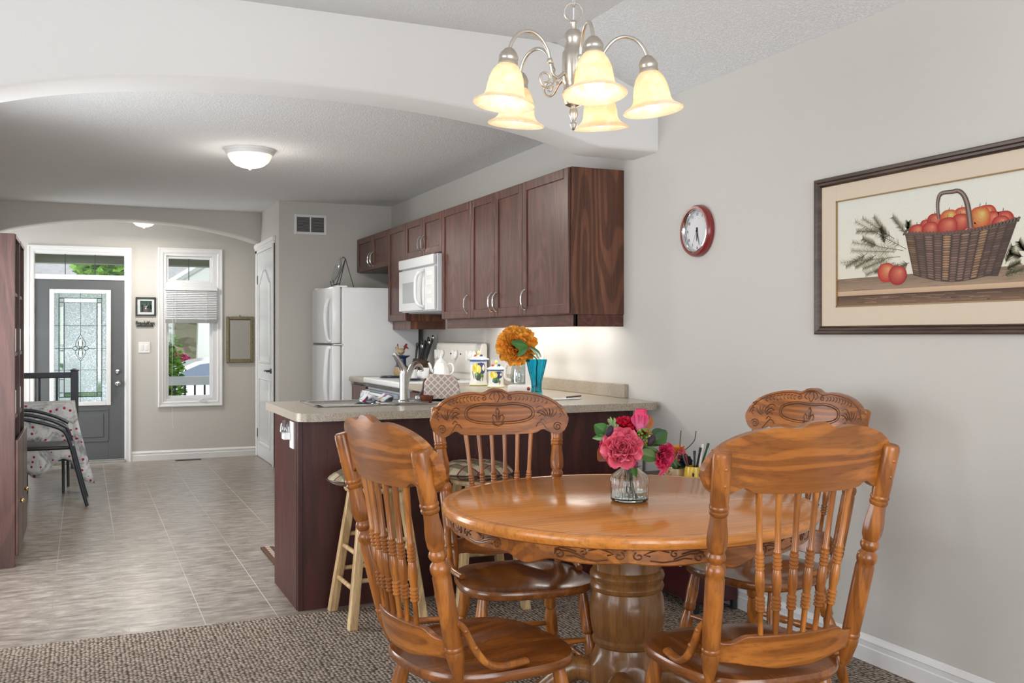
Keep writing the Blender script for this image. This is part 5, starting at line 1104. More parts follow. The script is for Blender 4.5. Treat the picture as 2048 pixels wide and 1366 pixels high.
# return air vent
vt = thing('air_vent', 'white wall vent grille high on the wall above the fridge', 'vent', (2.0, YB, 2.34)); y = YB
W(vt, 'frame', 'white_trim', [(1.846, 1.872, y-.012, y, 2.242, 2.434), (2.133, 2.159, y-.012, y, 2.242, 2.434), (1.872, 2.133, y-.012, y, 2.408, 2.434), (1.872, 2.133, y-.012, y, 2.242, 2.268), (1.996, 2.008, y-.013, y, 2.262, 2.42)], .003)
W(vt, 'duct', 'black_plastic', [(1.87, 2.135, y-.0015, y-.0005, 2.262, 2.42)], 0)
mb = MB(); z = 2.272
while z < 2.41: mb.box(1.874, 2.131, y-.010, y-.003, z-.0008, z+.0008, T=Matrix.Translation((0, y-.006, z)) @ Matrix.Rotation(R(-40), 4, 'X') @ Matrix.Translation((0, -(y-.006), -z))); z += .0115
mb.build('louvres', 'grey_slat', vt, smooth=False, world=True)
# floor register in the foyer
rg = thing('floor_register', 'dark metal floor register below the tall front window', 'vent', (1.1, 11.74, ZF)); W(rg, 'plate', 'black_metal', [(.97, 1.25, 11.70, 11.79, ZF, ZF+.006)], .002)
mb = MB()
for k in range(18): mb.box(.985+.0145*k, .992+.0145*k, 11.715, 11.775, ZF+.006, ZF+.008)
mb.build('grille', 'black_plastic', rg, smooth=False, world=True)

# ================================================================== CEILING LAMPS
def bowl_light(x, y, z, r_, label, watts):
    t = thing('ceiling_light', label, 'light', (x, y, z), group='white glass bowl ceiling lights')
    mb = MB(); mb.lathe([(r_, 0), (r_, -.008), (r_*.985, -.014), (r_*.95, -.018), (r_*.94, -.028), (r_*.90, -.036), (r_*.84, -.038)], (x, y, z), (x, y, z+1), seg=48); mb.build('rim', 'white_trim', t, world=True)
    mb = MB(); mb.lathe([(r_*.86, -.034), (r_*.84, -.05), (r_*.74, -.082), (r_*.55, -.108), (r_*.3, -.122), (.012, -.127)], (x, y, z), (x, y, z+1), seg=48); mb.build('glass_bowl', 'bowl_glow', t, world=True)
    mb = MB(); mb.lathe([(.012, -.126), (.013, -.132), (.007, -.138), (0, -.139)], (x, y, z), (x, y, z+1), seg=16); mb.build('finial', 'pale_nickel', t, world=True)
    l_ = light('ceiling_lamp', 'AREA', (x, y, z-.145), watts, (1, .95, .87), size=.26, size_y=.26); l_.data.shape = 'DISK'; light('ceiling_lamp_glow', 'POINT', (x, y, z-.20), watts*.17, (1, .95, .87), size=.09)
bowl_light(1.055, 6.88, KC, .172, 'round white glass ceiling light in the middle of the kitchen ceiling', 31)
bowl_light(.60, 11.1, KC, .150, 'small glass ceiling light in the foyer seen under the far arch', 19)

# chandelier
cD = 2.8; c0 = onD(1147, 100, cD); CXc, CYc = c0.x, c0.y
chd = thing('chandelier', 'brushed nickel five-arm chandelier with amber glass bell shades', 'chandelier', (CXc, CYc, 1.87))
mb = MB(); mb.lathe([(.004, 1.888), (.007, 1.893), (.010, 1.903), (.013, 1.912), (.012, 1.925), (.008, 1.932), (.024, 1.940), (.030, 1.955), (.032, 1.975), (.0285, 1.985), (.0285, 2.0), (.0325, 2.006), (.0325, 2.075), (.0315, 2.09), (.026, 2.098), (.0245, 2.12), (.027, 2.126), (.026, 2.142), (.018, 2.153), (.008, 2.156), (.0075, 2.172), (.0095, 2.176), (.006, 2.182), (.0, 2.184)], (CXc, CYc, 0), (CXc, CYc, 1), seg=32); mb.build('column', 'brushed_nickel', chd, world=True)
mb = MB(); mb.lathe([(0, 1.866), (.006, 1.870), (.008, 1.876), (.011, 1.884), (.007, 1.890)], (CXc, CYc, 0), (CXc, CYc, 1), seg=16); mb.build('finial', 'pale_nickel', chd, world=True)
mb = MB(); mb.tube([(CXc+RT.x*.026*math.cos(a), CYc+RT.y*.026*math.cos(a), 2.206+.026*math.sin(a)) for a in [2*math.pi*i/36 for i in range(36)]], .0030, 8, closed=True); mb.build('loop', 'pale_nickel', chd, world=True)
mb = MB(); z = 2.236
k = 0
while z < 2.74:
    pts = [((CXc+(.0075*math.cos(a) if k % 2 else 0)), CYc+(0 if k % 2 else .0075*math.cos(a)), z+.016*math.sin(a)) for a in [2*math.pi*i/14 for i in range(14)]]; mb.tube(pts, .0022, 6, closed=True); z += .026; k += 1
mb.build('chain', 'pale_nickel', chd, world=True)
mb = MB(); mb.tube([(CXc, CYc, 2.18), (CXc+.002, CYc, 2.3), (CXc-.002, CYc, 2.5), (CXc, CYc, 2.76)], .0024, 6); mb.build('cord', 'clock_face', chd, world=True)
mb = MB(); mb.lathe([(.062, 2.764), (.062, 2.75), (.05, 2.735), (.015, 2.722), (.01, 2.715)], (CXc, CYc, 0), (CXc, CYc, 1), seg=32); mb.build('ceiling_canopy', 'brushed_nickel', chd, world=True)
RS = .215; cen = Vector((CXc, CYc, 0))
for k in range(5):
    th = R(10.7+72*k); dr = (-FW*math.cos(th)+RT*math.sin(th)); P3 = lambda r_, z: cen+dr*r_+Vector((0, 0, z))
    mb = MB(); pts = catmull([P3(.030, 2.030), P3(.052, 2.012), P3(.070, 2.02), P3(.078, 2.05), P3(.086, 2.085), P3(.112, 2.118), P3(.145, 2.130), P3(.180, 2.118), P3(.203, 2.088), P3(.211, 2.055)], 6)
    mb.tube(pts, .0052, 10); mb.ball(P3(.079, 2.055), (.009, .009, .010), 10, 6); am = mb.build('arm', 'pale_nickel', chd, world=True)
    mb = MB(); sp = [P3(.040, 2.018), P3(.055, 2.008)]+[P3(.092+.026*(1-.72*i/26)*math.cos(-2.4+i*.30), 2.004+.026*(1-.72*i/26)*math.sin(-2.4+i*.30)) for i in range(27)]
    mb.tube(sp, [.0038-.0012*i/len(sp) for i in range(len(sp))], 8); mb.build('scroll', 'pale_nickel', am, world=True)
    ax = (Vector((0, 0, -1))+dr*.115).normalized(); o0 = P3(.209, 2.072)
    mb = MB(); mb.lathe([(.007, -.002), (.014, .002), (.022, .012), (.026, .020), (.0275, .024), (.0275, .030), (.0265, .032), (.0265, .038), (.0275, .04), (.0275, .045), (.024, .048)], o0, o0+ax, seg=28); cp = mb.build('shade_holder', 'brushed_nickel', am, world=True)
    mb = MB(); g0 = o0+ax*.044
    mb.lathe([(.024, 0), (.030, .006), (.040, .020), (.0475, .040), (.0515, .062), (.0535, .080), (.0575, .090), (.0665, .099), (.0790, .106), (.0850, .110), (.0865, .113), (.0845, .1145), (.078, .111), (.0655, .104), (.0560, .094), (.0515, .083), (.0495, .062), (.0455, .040), (.038, .021), (.028, .008), (.020, .002)], g0, g0+ax, seg=48, cap=False)
    sh = mb.build('lamp_shade', 'shade_glass', am, world=True)
    mb = MB(); b0 = o0+ax*.05; mb.lathe([(.012, 0), (.013, .02), (.020, .035), (.0285, .055), (.0300, .072), (.026, .088), (.015, .099), (0, .102)], b0, b0+ax, seg=24); mb.build('bulb', 'bulb_glow', am, world=True)
    lp = o0+ax*.175; light('bulb_light', 'POINT', lp, .5, (1, .88, .70), size=.03)

# ================================================================== RIGHT WALL: clock and picture
ck = thing('wall_clock', 'round wall clock with a red rim and silver bezel', 'clock', (XR, 4.0685, 1.797)); cc_ = Vector((XR, 4.0685, 1.797)); A = Vector((-1, 0, 0)); rc = .1295
mb = MB(); mb.lathe([(rc*.97, 0), (rc, .01), (rc*.985, .026), (rc*.93, .036), (rc*.85, .036), (rc*.82, .030), (rc*.80, .016), (rc*.80, .012)], cc_, cc_+A, seg=64); mb.build('rim', 'clock_red', ck, world=True)
mb = MB(); mb.lathe([(rc*.83, .028), (rc*.84, .034), (rc*.80, .036), (rc*.76, .030), (rc*.74, .016)], cc_, cc_+A, seg=64, cap=False); mb.build('bezel', 'chrome', ck, world=True)
mb = MB(); mb.lathe([(rc*.79, .010), (rc*.79, .0135), (0, .0135)], cc_, cc_+A, seg=48); mb.build('dial', 'clock_face', ck, world=True)
for h_ in range(1, 13):
    a = 2*math.pi*h_/12; text('numeral', str(h_), .021, 'black_ink', ck, (-.0142, -.083*math.sin(a)*1.0, .083*math.cos(a)), (R(90), 0, R(-90)), .0003)
def hand(name, a, L, w_, off):
    mb = MB(); d = Vector((0, -math.sin(a), math.cos(a))); mb.tube([cc_+A*off-d*.018, cc_+A*off, cc_+A*off+d*L], [w_*.6, w_, w_*.3], 6, flat=.4); mb.build(name, 'black_ink', ck, world=True)
hand('minute_hand', R(165), .075, .0042, .017); hand('hour_hand', R(186), .050, .005, .0155); hand('second_hand', R(208), .078, .0012, .019)
mb = MB(); mb.ball(cc_+A*.018, .005, 8, 6); mb.build('hand_pin', 'black_ink', ck, world=True)

py0, py1, pz0, pz1 = 1.93, 3.217, 1.282, 1.923
pf = thing('framed_print', 'brown framed print of an apple basket on the right wall', 'picture', (XR, (py0+py1)/2, pz0))
mb = MB(); FP = [(0, 0), (0, .018), (.006, .024), (.014, .022), (.018, .014), (.026, .012), (.030, .016), (.034, .012), (.036, .004), (.036, 0)]
def fside(a, b_, inn):  # mitred moulding from corner a to b, inn = inward direction
    a, b_ = Vector(a), Vector(b_); d = (b_-a).normalized(); A_, B_ = [], []
    for w_, h_ in FP: A_.append(mb.bm.verts.new(a+Vector(inn)*w_+d*w_+Vector((-h_, 0, 0)))); B_.append(mb.bm.verts.new(b_+Vector(inn)*w_-d*w_+Vector((-h_, 0, 0))))
    for i in range(len(FP)-1): mb._f([A_[i], A_[i+1], B_[i+1], B_[i]])
X0 = XR-.001
fside((X0, py0, pz0), (X0, py1, pz0), (0, 0, 1)); fside((X0, py0, pz1), (X0, py1, pz1), (0, 0, -1)); fside((X0, py0, pz0), (X0, py0, pz1), (0, 1, 0)); fside((X0, py1, pz0), (X0, py1, pz1), (0, -1, 0))
mb.build('frame', 'frame_wood', pf, world=True, smooth=False)
iy0, iy1, iz0, iz1 = py0+.118, 3.099, 1.392, 1.823
W(pf, 'mat_board', 'mat_board', [(XR-.008, XR-.002, py0+.03, iy0, pz0+.03, pz1-.03), (XR-.008, XR-.002, iy1, py1-.03, pz0+.03, pz1-.03), (XR-.008, XR-.002, iy0, iy1, iz1, pz1-.03), (XR-.008, XR-.002, iy0, iy1, pz0+.03, iz0)], .001)
W(pf, 'inner_border', 'gilt', [(XR-.0095, XR-.003, iy0, iy0+.005, iz0, iz1), (XR-.0095, XR-.003, iy1-.005, iy1, iz0, iz1), (XR-.0095, XR-.003, iy0, iy1, iz1-.005, iz1), (XR-.0095, XR-.003, iy0, iy1, iz0, iz0+.005)], 0)
# the print itself: flat coloured shapes, drawn in the print's own units (0..1 across, 0..1 up from its lower left corner as hung)
mb = MB(); LY = [0]
def A2(px, py):
    p = onX(1620+px/3.3318, 270+py/3.3318, XR-.005); return (p.y, p.z)
def clampyz(y, z): return min(max(y, iy0), iy1), min(max(z, iz0), iz1)
def flat(P, col, layer):
    mb.col = col; vs = [mb.bm.verts.new((XR-.0040-layer*.00012, *clampyz(*p))) for p in P]
    if len(set((round(v.co.y, 6), round(v.co.z, 6)) for v in vs)) > 2: mb._f(vs)
def shade_quad(P, c0, c1, n_, layer):  # gradient of the printed picture from the first to the last edge
    a, b_, c, d = [Vector(p) for p in P]
    for k in range(n_):
        t0, t1 = k/n_, (k+1)/n_; col = tuple(c0[i]+(c1[i]-c0[i])*t0 for i in range(3))
        flat([tuple(a.lerp(d, t0)), tuple(b_.lerp(c, t0)), tuple(b_.lerp(c, t1)), tuple(a.lerp(d, t1))], col, layer)
zsh = A2(300, 955)[1]; ze = A2(300, 1040)[1]; ze2 = A2(300, 1070)[1]
shade_quad([(iy1, iz1), (iy0, iz1), (iy0, zsh-.01), (iy1, zsh-.01)], (.72, .72, .64), (.74, .70, .58), 6, 0)
shade_quad([(iy1, zsh), (iy0, zsh+.004), (iy0, ze), (iy1, ze)], (.22, .15, .10), (.36, .25, .17), 5, 1)
shade_quad([(iy1, ze), (iy0, ze), (iy0, ze2), (iy1, ze2)], (.60, .42, .28), (.52, .35, .23), 4, 1)
shade_quad([(iy1, ze2), (iy0, ze2), (iy0, iz0), (iy1, iz0)], (.08, .045, .03), (.24, .14, .085), 7, 1)
for k in range(60):
    y = iy0+(iy1-iy0)*rnd.random(); z = iz0+(ze2-iz0)*rnd.random()*.8; L = .03+.08*rnd.random(); flat([(y, z), (y+L, z+.002), (y+L, z+.0035), (y, z+.002)], (.20, .11, .06) if k % 2 else (.30, .18, .11), 2)
for k in range(50):
    y = iy0+(iy1-iy0)*rnd.random(); z = ze+(zsh-ze)*rnd.random(); L = .02+.06*rnd.random(); flat([(y, z), (y+L, z), (y+L, z+.001), (y, z+.0012)], (.17, .11, .07) if k % 2 else (.40, .29, .2), 2)
def strokes(base, tip, n_, L, w_, cols, layer, spread=.9):
    a, b_ = Vector(base), Vector(tip); d = (b_-a); N = Vector((-d.y, d.x)).normalized(); D = d.normalized()
    flat([tuple(a+N*.0011), tuple(b_+N*.0004), tuple(b_-N*.0004), tuple(a-N*.0011)], (.14, .09, .06), layer)
    for k in range(n_):
        t = .12+.88*k/n_+rnd.uniform(-.01, .01); p = a+d*t; s_ = 1 if k % 2 else -1; e = p+(D*.75+N*s_*spread*(.7+.5*rnd.random()))*L*(.7+.5*rnd.random())*(1.1-.4*t); n2 = Vector((-(e-p).y, (e-p).x)).normalized()*w_
        flat([tuple(p+n2), tuple(e), tuple(p-n2)], cols[k % len(cols)], layer+1)
PC = [(.20, .19, .11), (.30, .28, .17), (.13, .13, .08), (.38, .34, .20)]
for (a, b_) in (((640, 760), (300, 575)), ((560, 690), (350, 555)), ((520, 680), (425, 545)), ((640, 660), (550, 545)), ((620, 770), (280, 715)), ((560, 780), (275, 770)), ((600, 810), (205, 850)), ((380, 790), (240, 875)), ((440, 800), (300, 880)), ((520, 820), (350, 890)), ((560, 850), (370, 930)), ((480, 640), (310, 640)), ((450, 740), (350, 690)), ((600, 860), (430, 910)), ((650, 640), (655, 580)), ((660, 850), (560, 900)), ((500, 730), (470, 620)),
               ((1300, 900), (1400, 850)), ((1280, 940), (1420, 900)), ((1300, 860), (1350, 740)), ((1420, 810), (1330, 790)), ((1430, 780), (1390, 710))): strokes(A2(*a), A2(*b_), 110, .022, .0008, PC, 3)
def gblob(c, rx, ry, cin, cout, layer, rot=0, n_=26, rings=6, hx=-.3, hz=.35, f=None):
    for k in range(rings, 0, -1):
        t = k/rings; col = tuple(cin[i]+(cout[i]-cin[i])*t**.55 for i in range(3)); ox, oz = hx*(1-t)*rx, hz*(1-t)*ry; P = []
        for i in range(n_):
            a = 2*math.pi*i/n_; u, v = rx*t*math.cos(a), ry*t*math.sin(a)*(1 if not f else 1-.10*max(0, math.sin(a))**8); P.append((c[0]+ox+u*math.cos(rot)-v*math.sin(rot), c[1]+oz+u*math.sin(rot)+v*math.cos(rot)))
        flat(P, col, layer+.1*(rings-k))
def apple(px, py, r_, layer, kind=0, ry=1.0):
    c = A2(px, py); r_ = r_*.00082; ry *= .78; ci, co = [((.80, .30, .16), (.36, .02, .02)), ((.72, .68, .20), (.50, .08, .02)), ((.80, .50, .22), (.46, .03, .02))][kind]; gblob(c, r_*.95, r_*ry, ci, co, layer, f=True)
    flat([(c[0]-.001, c[1]+r_*ry*.8), (c[0]-.003, c[1]+r_*ry*1.15), (c[0]-.001, c[1]+r_*ry*1.15), (c[0]+.001, c[1]+r_*ry*.8)], (.10, .06, .03), layer+1)
# basket far rim, apples, woven side, handle
for k in range(40):
    t = k/39; p = A2(640+t*740, 640-t*80-60*math.sin(math.pi*t)*.9+ (0 if t < .5 else 5)); gblob(p, .009, .006, (.16, .11, .09), (.07, .05, .04), 5, rings=2, n_=8, rot=.6*(1 if k % 2 else -1))
for a in ((770, 600, 34, 6, 0), (830, 572, 46, 6.5, 0), (1010, 530, 44, 6, 2), (925, 552, 50, 7, 1), (1170, 530, 56, 6, 2), (1210, 565, 50, 7, 0), (1285, 570, 56, 7, 0), (1000, 582, 52, 7.6, 0), (710, 645, 48, 8, 0), (800, 632, 50, 8.4, 0), (915, 612, 58, 9, 0), (1130, 552, 58, 9, 1, 1.15), (1270, 590, 46, 9.4, 0), (1090, 600, 36, 8.6, 2)): apple(*a)
def BQ(u, v):  # bilinear patch of the basket side with a bowed rim
    tl, tr, br_, bl_ = Vector((632, 655)), Vector((1385, 560)), Vector((1250, 940)), Vector((690, 935)); p = (tl*(1-u)+tr*u)*(1-v)+(bl_*(1-u)+br_*u)*v
    p.y += 42*math.sin(math.pi*u)*(1-v)*.9+46*math.sin(math.pi*min(1, u*1.15))*v*.9-(0 if u > .25 else 0); return A2(p.x, p.y)
flat([BQ(i/20, 0) for i in range(21)]+[BQ(1-i/20, 1) for i in range(21)], (.055, .035, .03), 10.2)
NU, NV = 12, 19
for i in range(NU):
    for j in range(NV):
        u0, v0 = (i+.08)/NU, (j+(.5 if i % 2 else 0)+.08)/(NV+.5); u1, v1 = u0+.84/NU, min(1, v0+.80/(NV+.5)); 
        f_ = .7+.6*rnd.random(); lit = .65+.75*math.sin(math.pi*min(1, (i+.5)/NU*1.05))**1.2; b_ = .85 if i % 2 else 1.15; c_ = tuple(q_*f_*lit*b_ for q_ in ((.135, .080, .060) if (i % 4) else (.19, .11, .06)))
        m1 = (v1-v0)*.18; flat([BQ(u0, v0+m1), BQ(u0+.2/NU, v0), BQ(u1-.2/NU, v0), BQ(u1, v0+m1), BQ(u1, v1-m1), BQ(u1-.2/NU, v1), BQ(u0+.2/NU, v1), BQ(u0, v1-m1)], c_, 10.6)
        flat([BQ(u0+.15/NU, v0+(v1-v0)*.3), BQ(u1-.15/NU, v0+(v1-v0)*.3), BQ(u1-.2/NU, v0+(v1-v0)*.5), BQ(u0+.2/NU, v0+(v1-v0)*.5)], tuple(min(1, q_*1.5) for q_ in c_), 10.8)
for k in range(34):
    t = k/33; p = BQ(t, .0); gblob(p, .0115, .0055, (.24, .16, .12), (.10, .065, .05), 11, rings=2, n_=8, rot=-.6)
H1 = [(858, 560), (850, 470), (862, 405), (890, 385), (950, 378), (985, 372), (1020, 395), (1045, 450), (1060, 530), (1070, 620)]; H1 = [tuple(p)[:2] for p in catmull([(a, b_, 0) for a, b_ in H1], 5)]
for i in range(len(H1)-1):
    t = i/(len(H1)-1); w0 = 10+10*t; a, b_ = Vector(H1[i]), Vector(H1[i+1]); n2 = Vector((-(b_-a).y, (b_-a).x)).normalized()
    flat([A2(*(a+n2*w0)), A2(*(b_+n2*w0)), A2(*(b_-n2*w0)), A2(*(a-n2*w0))], (.10, .065, .055), 12); flat([A2(*(a+n2*w0*.3)), A2(*(b_+n2*w0*.3)), A2(*(b_-n2*w0*.4)), A2(*(a-n2*w0*.4))], (.30, .22, .19), 12.3)
apple(508, 915, 56, 13, 2, 1.08); apple(583, 933, 58, 14, 0, 1.03)
mb.build('print', 'art', pf, world=True, smooth=False, normals=False)

# ================================================================== BAR STOOLS
def make_stool():
    t = thing('bar_stool', 'x', 'stool')
    mb = MB(); mb.lathe([(.13, .572), (.145, .576), (.150, .585), (.148, .597), (.14, .602), (0, .602)], (0, 0, 0), (0, 0, 1), seg=40); mb.build('seat', 'pine', t)
    tp_, bt = .088, .163; legs = {}
    for nm, sx, sy in (('a', -1, -1), ('b', 1, -1), ('c', 1, 1), ('d', -1, 1)):
        L = Matrix.Identity(4); p0, p1 = Vector((sx*bt, sy*bt, 0)), Vector((sx*tp_, sy*tp_, .58)); w0, w1 = .020, .019
        mb = MB(); A = [mb.bm.verts.new(p0+Vector((a*w0, b_*w0, 0))) for a, b_ in ((-1, -1), (1, -1), (1, 1), (-1, 1))]; B_ = [mb.bm.verts.new(p1+Vector((a*w1, b_*w1, 0))) for a, b_ in ((-1, -1), (1, -1), (1, 1), (-1, 1))]
        mb._f(A, True); mb._f(B_)
        for i in range(4): mb._f([A[i], A[(i+1) % 4], B_[(i+1) % 4], B_[i]])
        mb.build('leg', 'pine', t, smooth=False, bevel=.004); legs[nm] = lambda z, p0=p0, p1=p1: p0.lerp(p1, z/.58)
    for a, b_, zs in (('a', 'b', (.20, .36)), ('b', 'c', (.16, .31)), ('c', 'd', (.20, .36)), ('d', 'a', (.16, .31))):
        for z in zs: mb = MB(); mb.tube([legs[a](z), legs[b_](z)], .0105, 12); mb.build('rung', 'pine', t)
    return t
def cushion_mesh():
    mb = MB(); n_ = 48; N2 = 10
    def ro_(a, k): s_ = 1+.035*math.cos(4*a); return .186*k*s_
    for sgn in (1, -1):
        pass
    rings = []
    prof = [(0.0, .046), (.25, .047), (.5, .045), (.7, .038), (.85, .026), (.95, .012), (1.0, .0), (.95, -.010), (.85, -.019), (.7, -.026), (.4, -.030), (0.0, -.031)]
    for k, z in prof:
        if k == 0: rings.append([mb.bm.verts.new((0, 0, z-.008*(z > 0)))]); continue
        rings.append([mb.bm.verts.new((ro_(2*math.pi*i/n_, k)*math.cos(2*math.pi*i/n_), ro_(2*math.pi*i/n_, k)*math.sin(2*math.pi*i/n_), z+.0025*math.sin(9*2*math.pi*i/n_)*k*(1-k)*4)) for i in range(n_)])
    for A, B_ in zip(rings, rings[1:]):
        for i in range(n_):
            if len(A) == 1: mb._f([A[0], B_[i], B_[(i+1) % n_]])
            elif len(B_) == 1: mb._f([A[(i+1) % n_], A[i], B_[0]])
            else: mb._f([A[i], A[(i+1) % n_], B_[(i+1) % n_], B_[i]])
    return mb
sx = make_stool(); s2 = copy_tree(sx)
cu_root = thing('seat_cushion', 'x', 'cushion'); cushion_mesh().build('pillow', 'plaid', cu_root)
mb = MB(); mb.tube([(.187*(1+.035*math.cos(4*a))*math.cos(a), .187*(1+.035*math.cos(4*a))*math.sin(a), 0) for a in [2*math.pi*i/64 for i in range(64)]], .004, 6, closed=True); mb.build('piping', 'red_lacquer', cu_root)
cu2 = copy_tree(cu_root)
for o, (x, y, a), lab in ((sx, (1.225, 4.305, .03), 'pine bar stool at the outer end of the peninsula with light square legs'), (s2, (1.735, 4.30, -.05), 'pine bar stool behind the carved dining chair in front of the peninsula')):
    o.location = (x, y, .006); o.rotation_euler = (0, 0, a); o['label'] = lab; o['group'] = 'bar stools at the peninsula'
for o, (x, y, a), lab in ((cu_root, (1.185, 4.285, .1), 'round plaid cushion on the stool at the outer end of the peninsula'), (cu2, (1.700, 4.29, .5), 'plaid cushion on the stool behind the carved dining chair')):
    o.location = (x, y, .638); o.rotation_euler = (0, 0, a); o['label'] = lab; o['group'] = 'plaid cushions on the bar stools'

# ================================================================== VASE AND FLOWERS ON THE TABLE
vp = onZ(1259, 998, .742); vx, vy, vz = vp.x, vp.y, .7365
gv = thing('glass_vase', 'small clear ribbed glass vase of water in the centre of the table', 'vase', (vx, vy, vz))
rib = lambda a, t: 1+.035*math.cos(22*a)*(1 if t > .012 else 0)
mb = MB(); mb.lathe([(.052, 0), (.060, .003), (.062, .010), (.061, .05), (.062, .072), (.058, .084), (.044, .094), (.026, .108), (.018, .122), (.016, .135), (.022, .148), (.0205, .148), (.014, .135), (.016, .122), (.024, .108), (.042, .0925), (.0555, .082), (.059, .071), (.058, .05), (.0585, .012), (.05, .008), (0, .008)], (vx, vy, vz), (vx, vy, vz+1), seg=110, mod=rib)
mb.build('ribbed_body', 'clear_glass', gv, world=True, ang=60)
mb = MB(); mb.lathe([(0, .0085), (.049, .0085), (.0570, .013), (.0565, .033), (0, .033)], (vx, vy, vz), (vx, vy, vz+1), seg=48); mb.build('water', 'water', gv, world=True)
def flower_thing(name, label, cat='flower'): return thing(name, label, cat, (vx, vy, vz+.02), group='flowers in the clear table vase')
def stem(t, tip, foot=(0, 0), r_=.0022, mat='stem_green'):
    mb = MB(); tip = Vector(tip); nk = Vector((vx+foot[0]*.35, vy+foot[1]*.35, vz+.135)); mb.tube(catmull([(vx+foot[0], vy+foot[1], vz+.012), (vx+foot[0]*.6, vy+foot[1]*.6, vz+.07), nk, nk.lerp(tip, .5)+Vector((0, 0, .006)), tip], 5), r_, 6); return mb.build('stem', mat, t, world=True)
BD = 3.05
UPV = Vector((0, 0, 1))
L5 = [(9, .30, -.25, .95), (9, .25, .15, .95), (8, .20, .5, .88), (8, .14, .85, .75), (6, .08, 1.15, .62), (5, .03, 1.4, .5)]
pk_in, pk_out = (.80, .16, .24), (.83, .22, .30)
c = onD(1244, 896, BD-.03); t = flower_thing('peony', 'largest ruffled pink peony at the front of the table bouquet')
mb = MB(); bloom(mb, c, -FW*.9+UPV*.35-RT*.1, .052, [(7, .34, -.45, .95), (8, .32, 0, 1.0), (8, .26, .4, .95), (7, .2, .75, .85), (6, .12, 1.0, .75), (6, .06, 1.25, .65), (4, .02, 1.45, .55)], (.62, .008, .07), (.98, .22, .32), .12, 1.1, 1.0); mb.build('bloom', 'petal', t, world=True, normals=False); stem(t, c+FW*.02, (.01, .01))
c = onD(1327, 912, BD+.02); t = flower_thing('peony', 'deep pink peony drooping at the wall side of the table bouquet')
mb = MB(); bloom(mb, c, RT*.6-FW*.7-UPV*.2, .040, L5[1:], (.62, .01, .09), (.80, .06, .18), .10, .9, .95)
for k in range(3): petal(mb, c-UPV*.02, -UPV*.9-RT*.3+FW*.1*k, RT-FW*.5, .045, .03, .6, (.6, .02, .1), (.82, .12, .25), ruffle=.05)
mb.build('bloom', 'petal', t, world=True, normals=False); stem(t, c-RT*.02, (-.02, .01))
c = onD(1218, 889, BD+.03); t = flower_thing('peony', 'half hidden pink bloom behind the largest peony, away from the wall')
mb = MB(); bloom(mb, c, -RT*.8-FW*.3, .04, L5[2:], (.60, .02, .12), (.78, .08, .22), .08, .9, .9); mb.build('bloom', 'petal', t, world=True, normals=False); stem(t, c+RT*.015, (.02, 0))
c = onD(1249, 850, BD+.04); t = flower_thing('carnation', 'red carnation above the largest pink peony')
mb = MB(); bloom(mb, c, UPV*.9-FW*.5, .036, [(11, .2, .2, .9), (10, .15, .6, .85), (8, .1, .95, .8), (6, .05, 1.3, .7)], (.50, .004, .02), (.68, .01, .05), .14, .6, .8); mb.build('bloom', 'petal', t, world=True, normals=False); stem(t, c-UPV*.01, (0, .02))
c = onD(1279, 862, BD+.03); t = flower_thing('carnation', 'small dark red bloom below the tall rosebud')
mb = MB(); bloom(mb, c, UPV*.6-FW*.6+RT*.2, .026, [(9, .2, .2, .9), (8, .12, .7, .8), (6, .05, 1.2, .7)], (.28, .003, .01), (.48, .01, .03), .12, .6, .8); mb.build('bloom', 'petal', t, world=True, normals=False); stem(t, c-UPV*.01, (.005, -.01))
c = onD(1281, 853, BD+.02); t = flower_thing('rosebud', 'tall pink rosebud at the top of the table bouquet')
mb = MB()
for k, (n_, tl, L) in enumerate(((5, 1.12, .062), (4, 1.22, .060), (3, 1.35, .054))):
    for i in range(n_):
        a = 2*math.pi*i/n_+k*.6; u = RT*math.cos(a)+FW*math.sin(a); d = u*math.cos(tl)+UPV*math.sin(tl)
        petal(mb, c-UPV*.012+u*.006*(3-k)*.8, d, -u, L, .042, .9, (.80, .22, .40), (.76, .02, .13), ruffle=.02, curl=.42)
mb.build('bloom', 'petal', t, world=True, normals=False); stem(t, c-UPV*.01, (.01, -.02))
def leaf_thing(label, specs, tips, mat='leafy', name='leaf_sprig'):
    t = flower_thing(name, label, 'foliage'); mb = MB()
    for px, py, dd, dv, L, Wd, c1, c2 in specs: leaf(mb, onD(px, py, BD+dd), dv, -FW+UPV*.3, L, Wd, c1, c2)
    mb.build('leaf', mat, t, world=True, normals=False)['kind'] = 'stuff' if len(specs) > 4 else 'part'
    stem(t, tips); return t
G1, G2, BR1, BR2 = (.035, .12, .02), (.06, .20, .035), (.30, .07, .015), (.42, .14, .03)
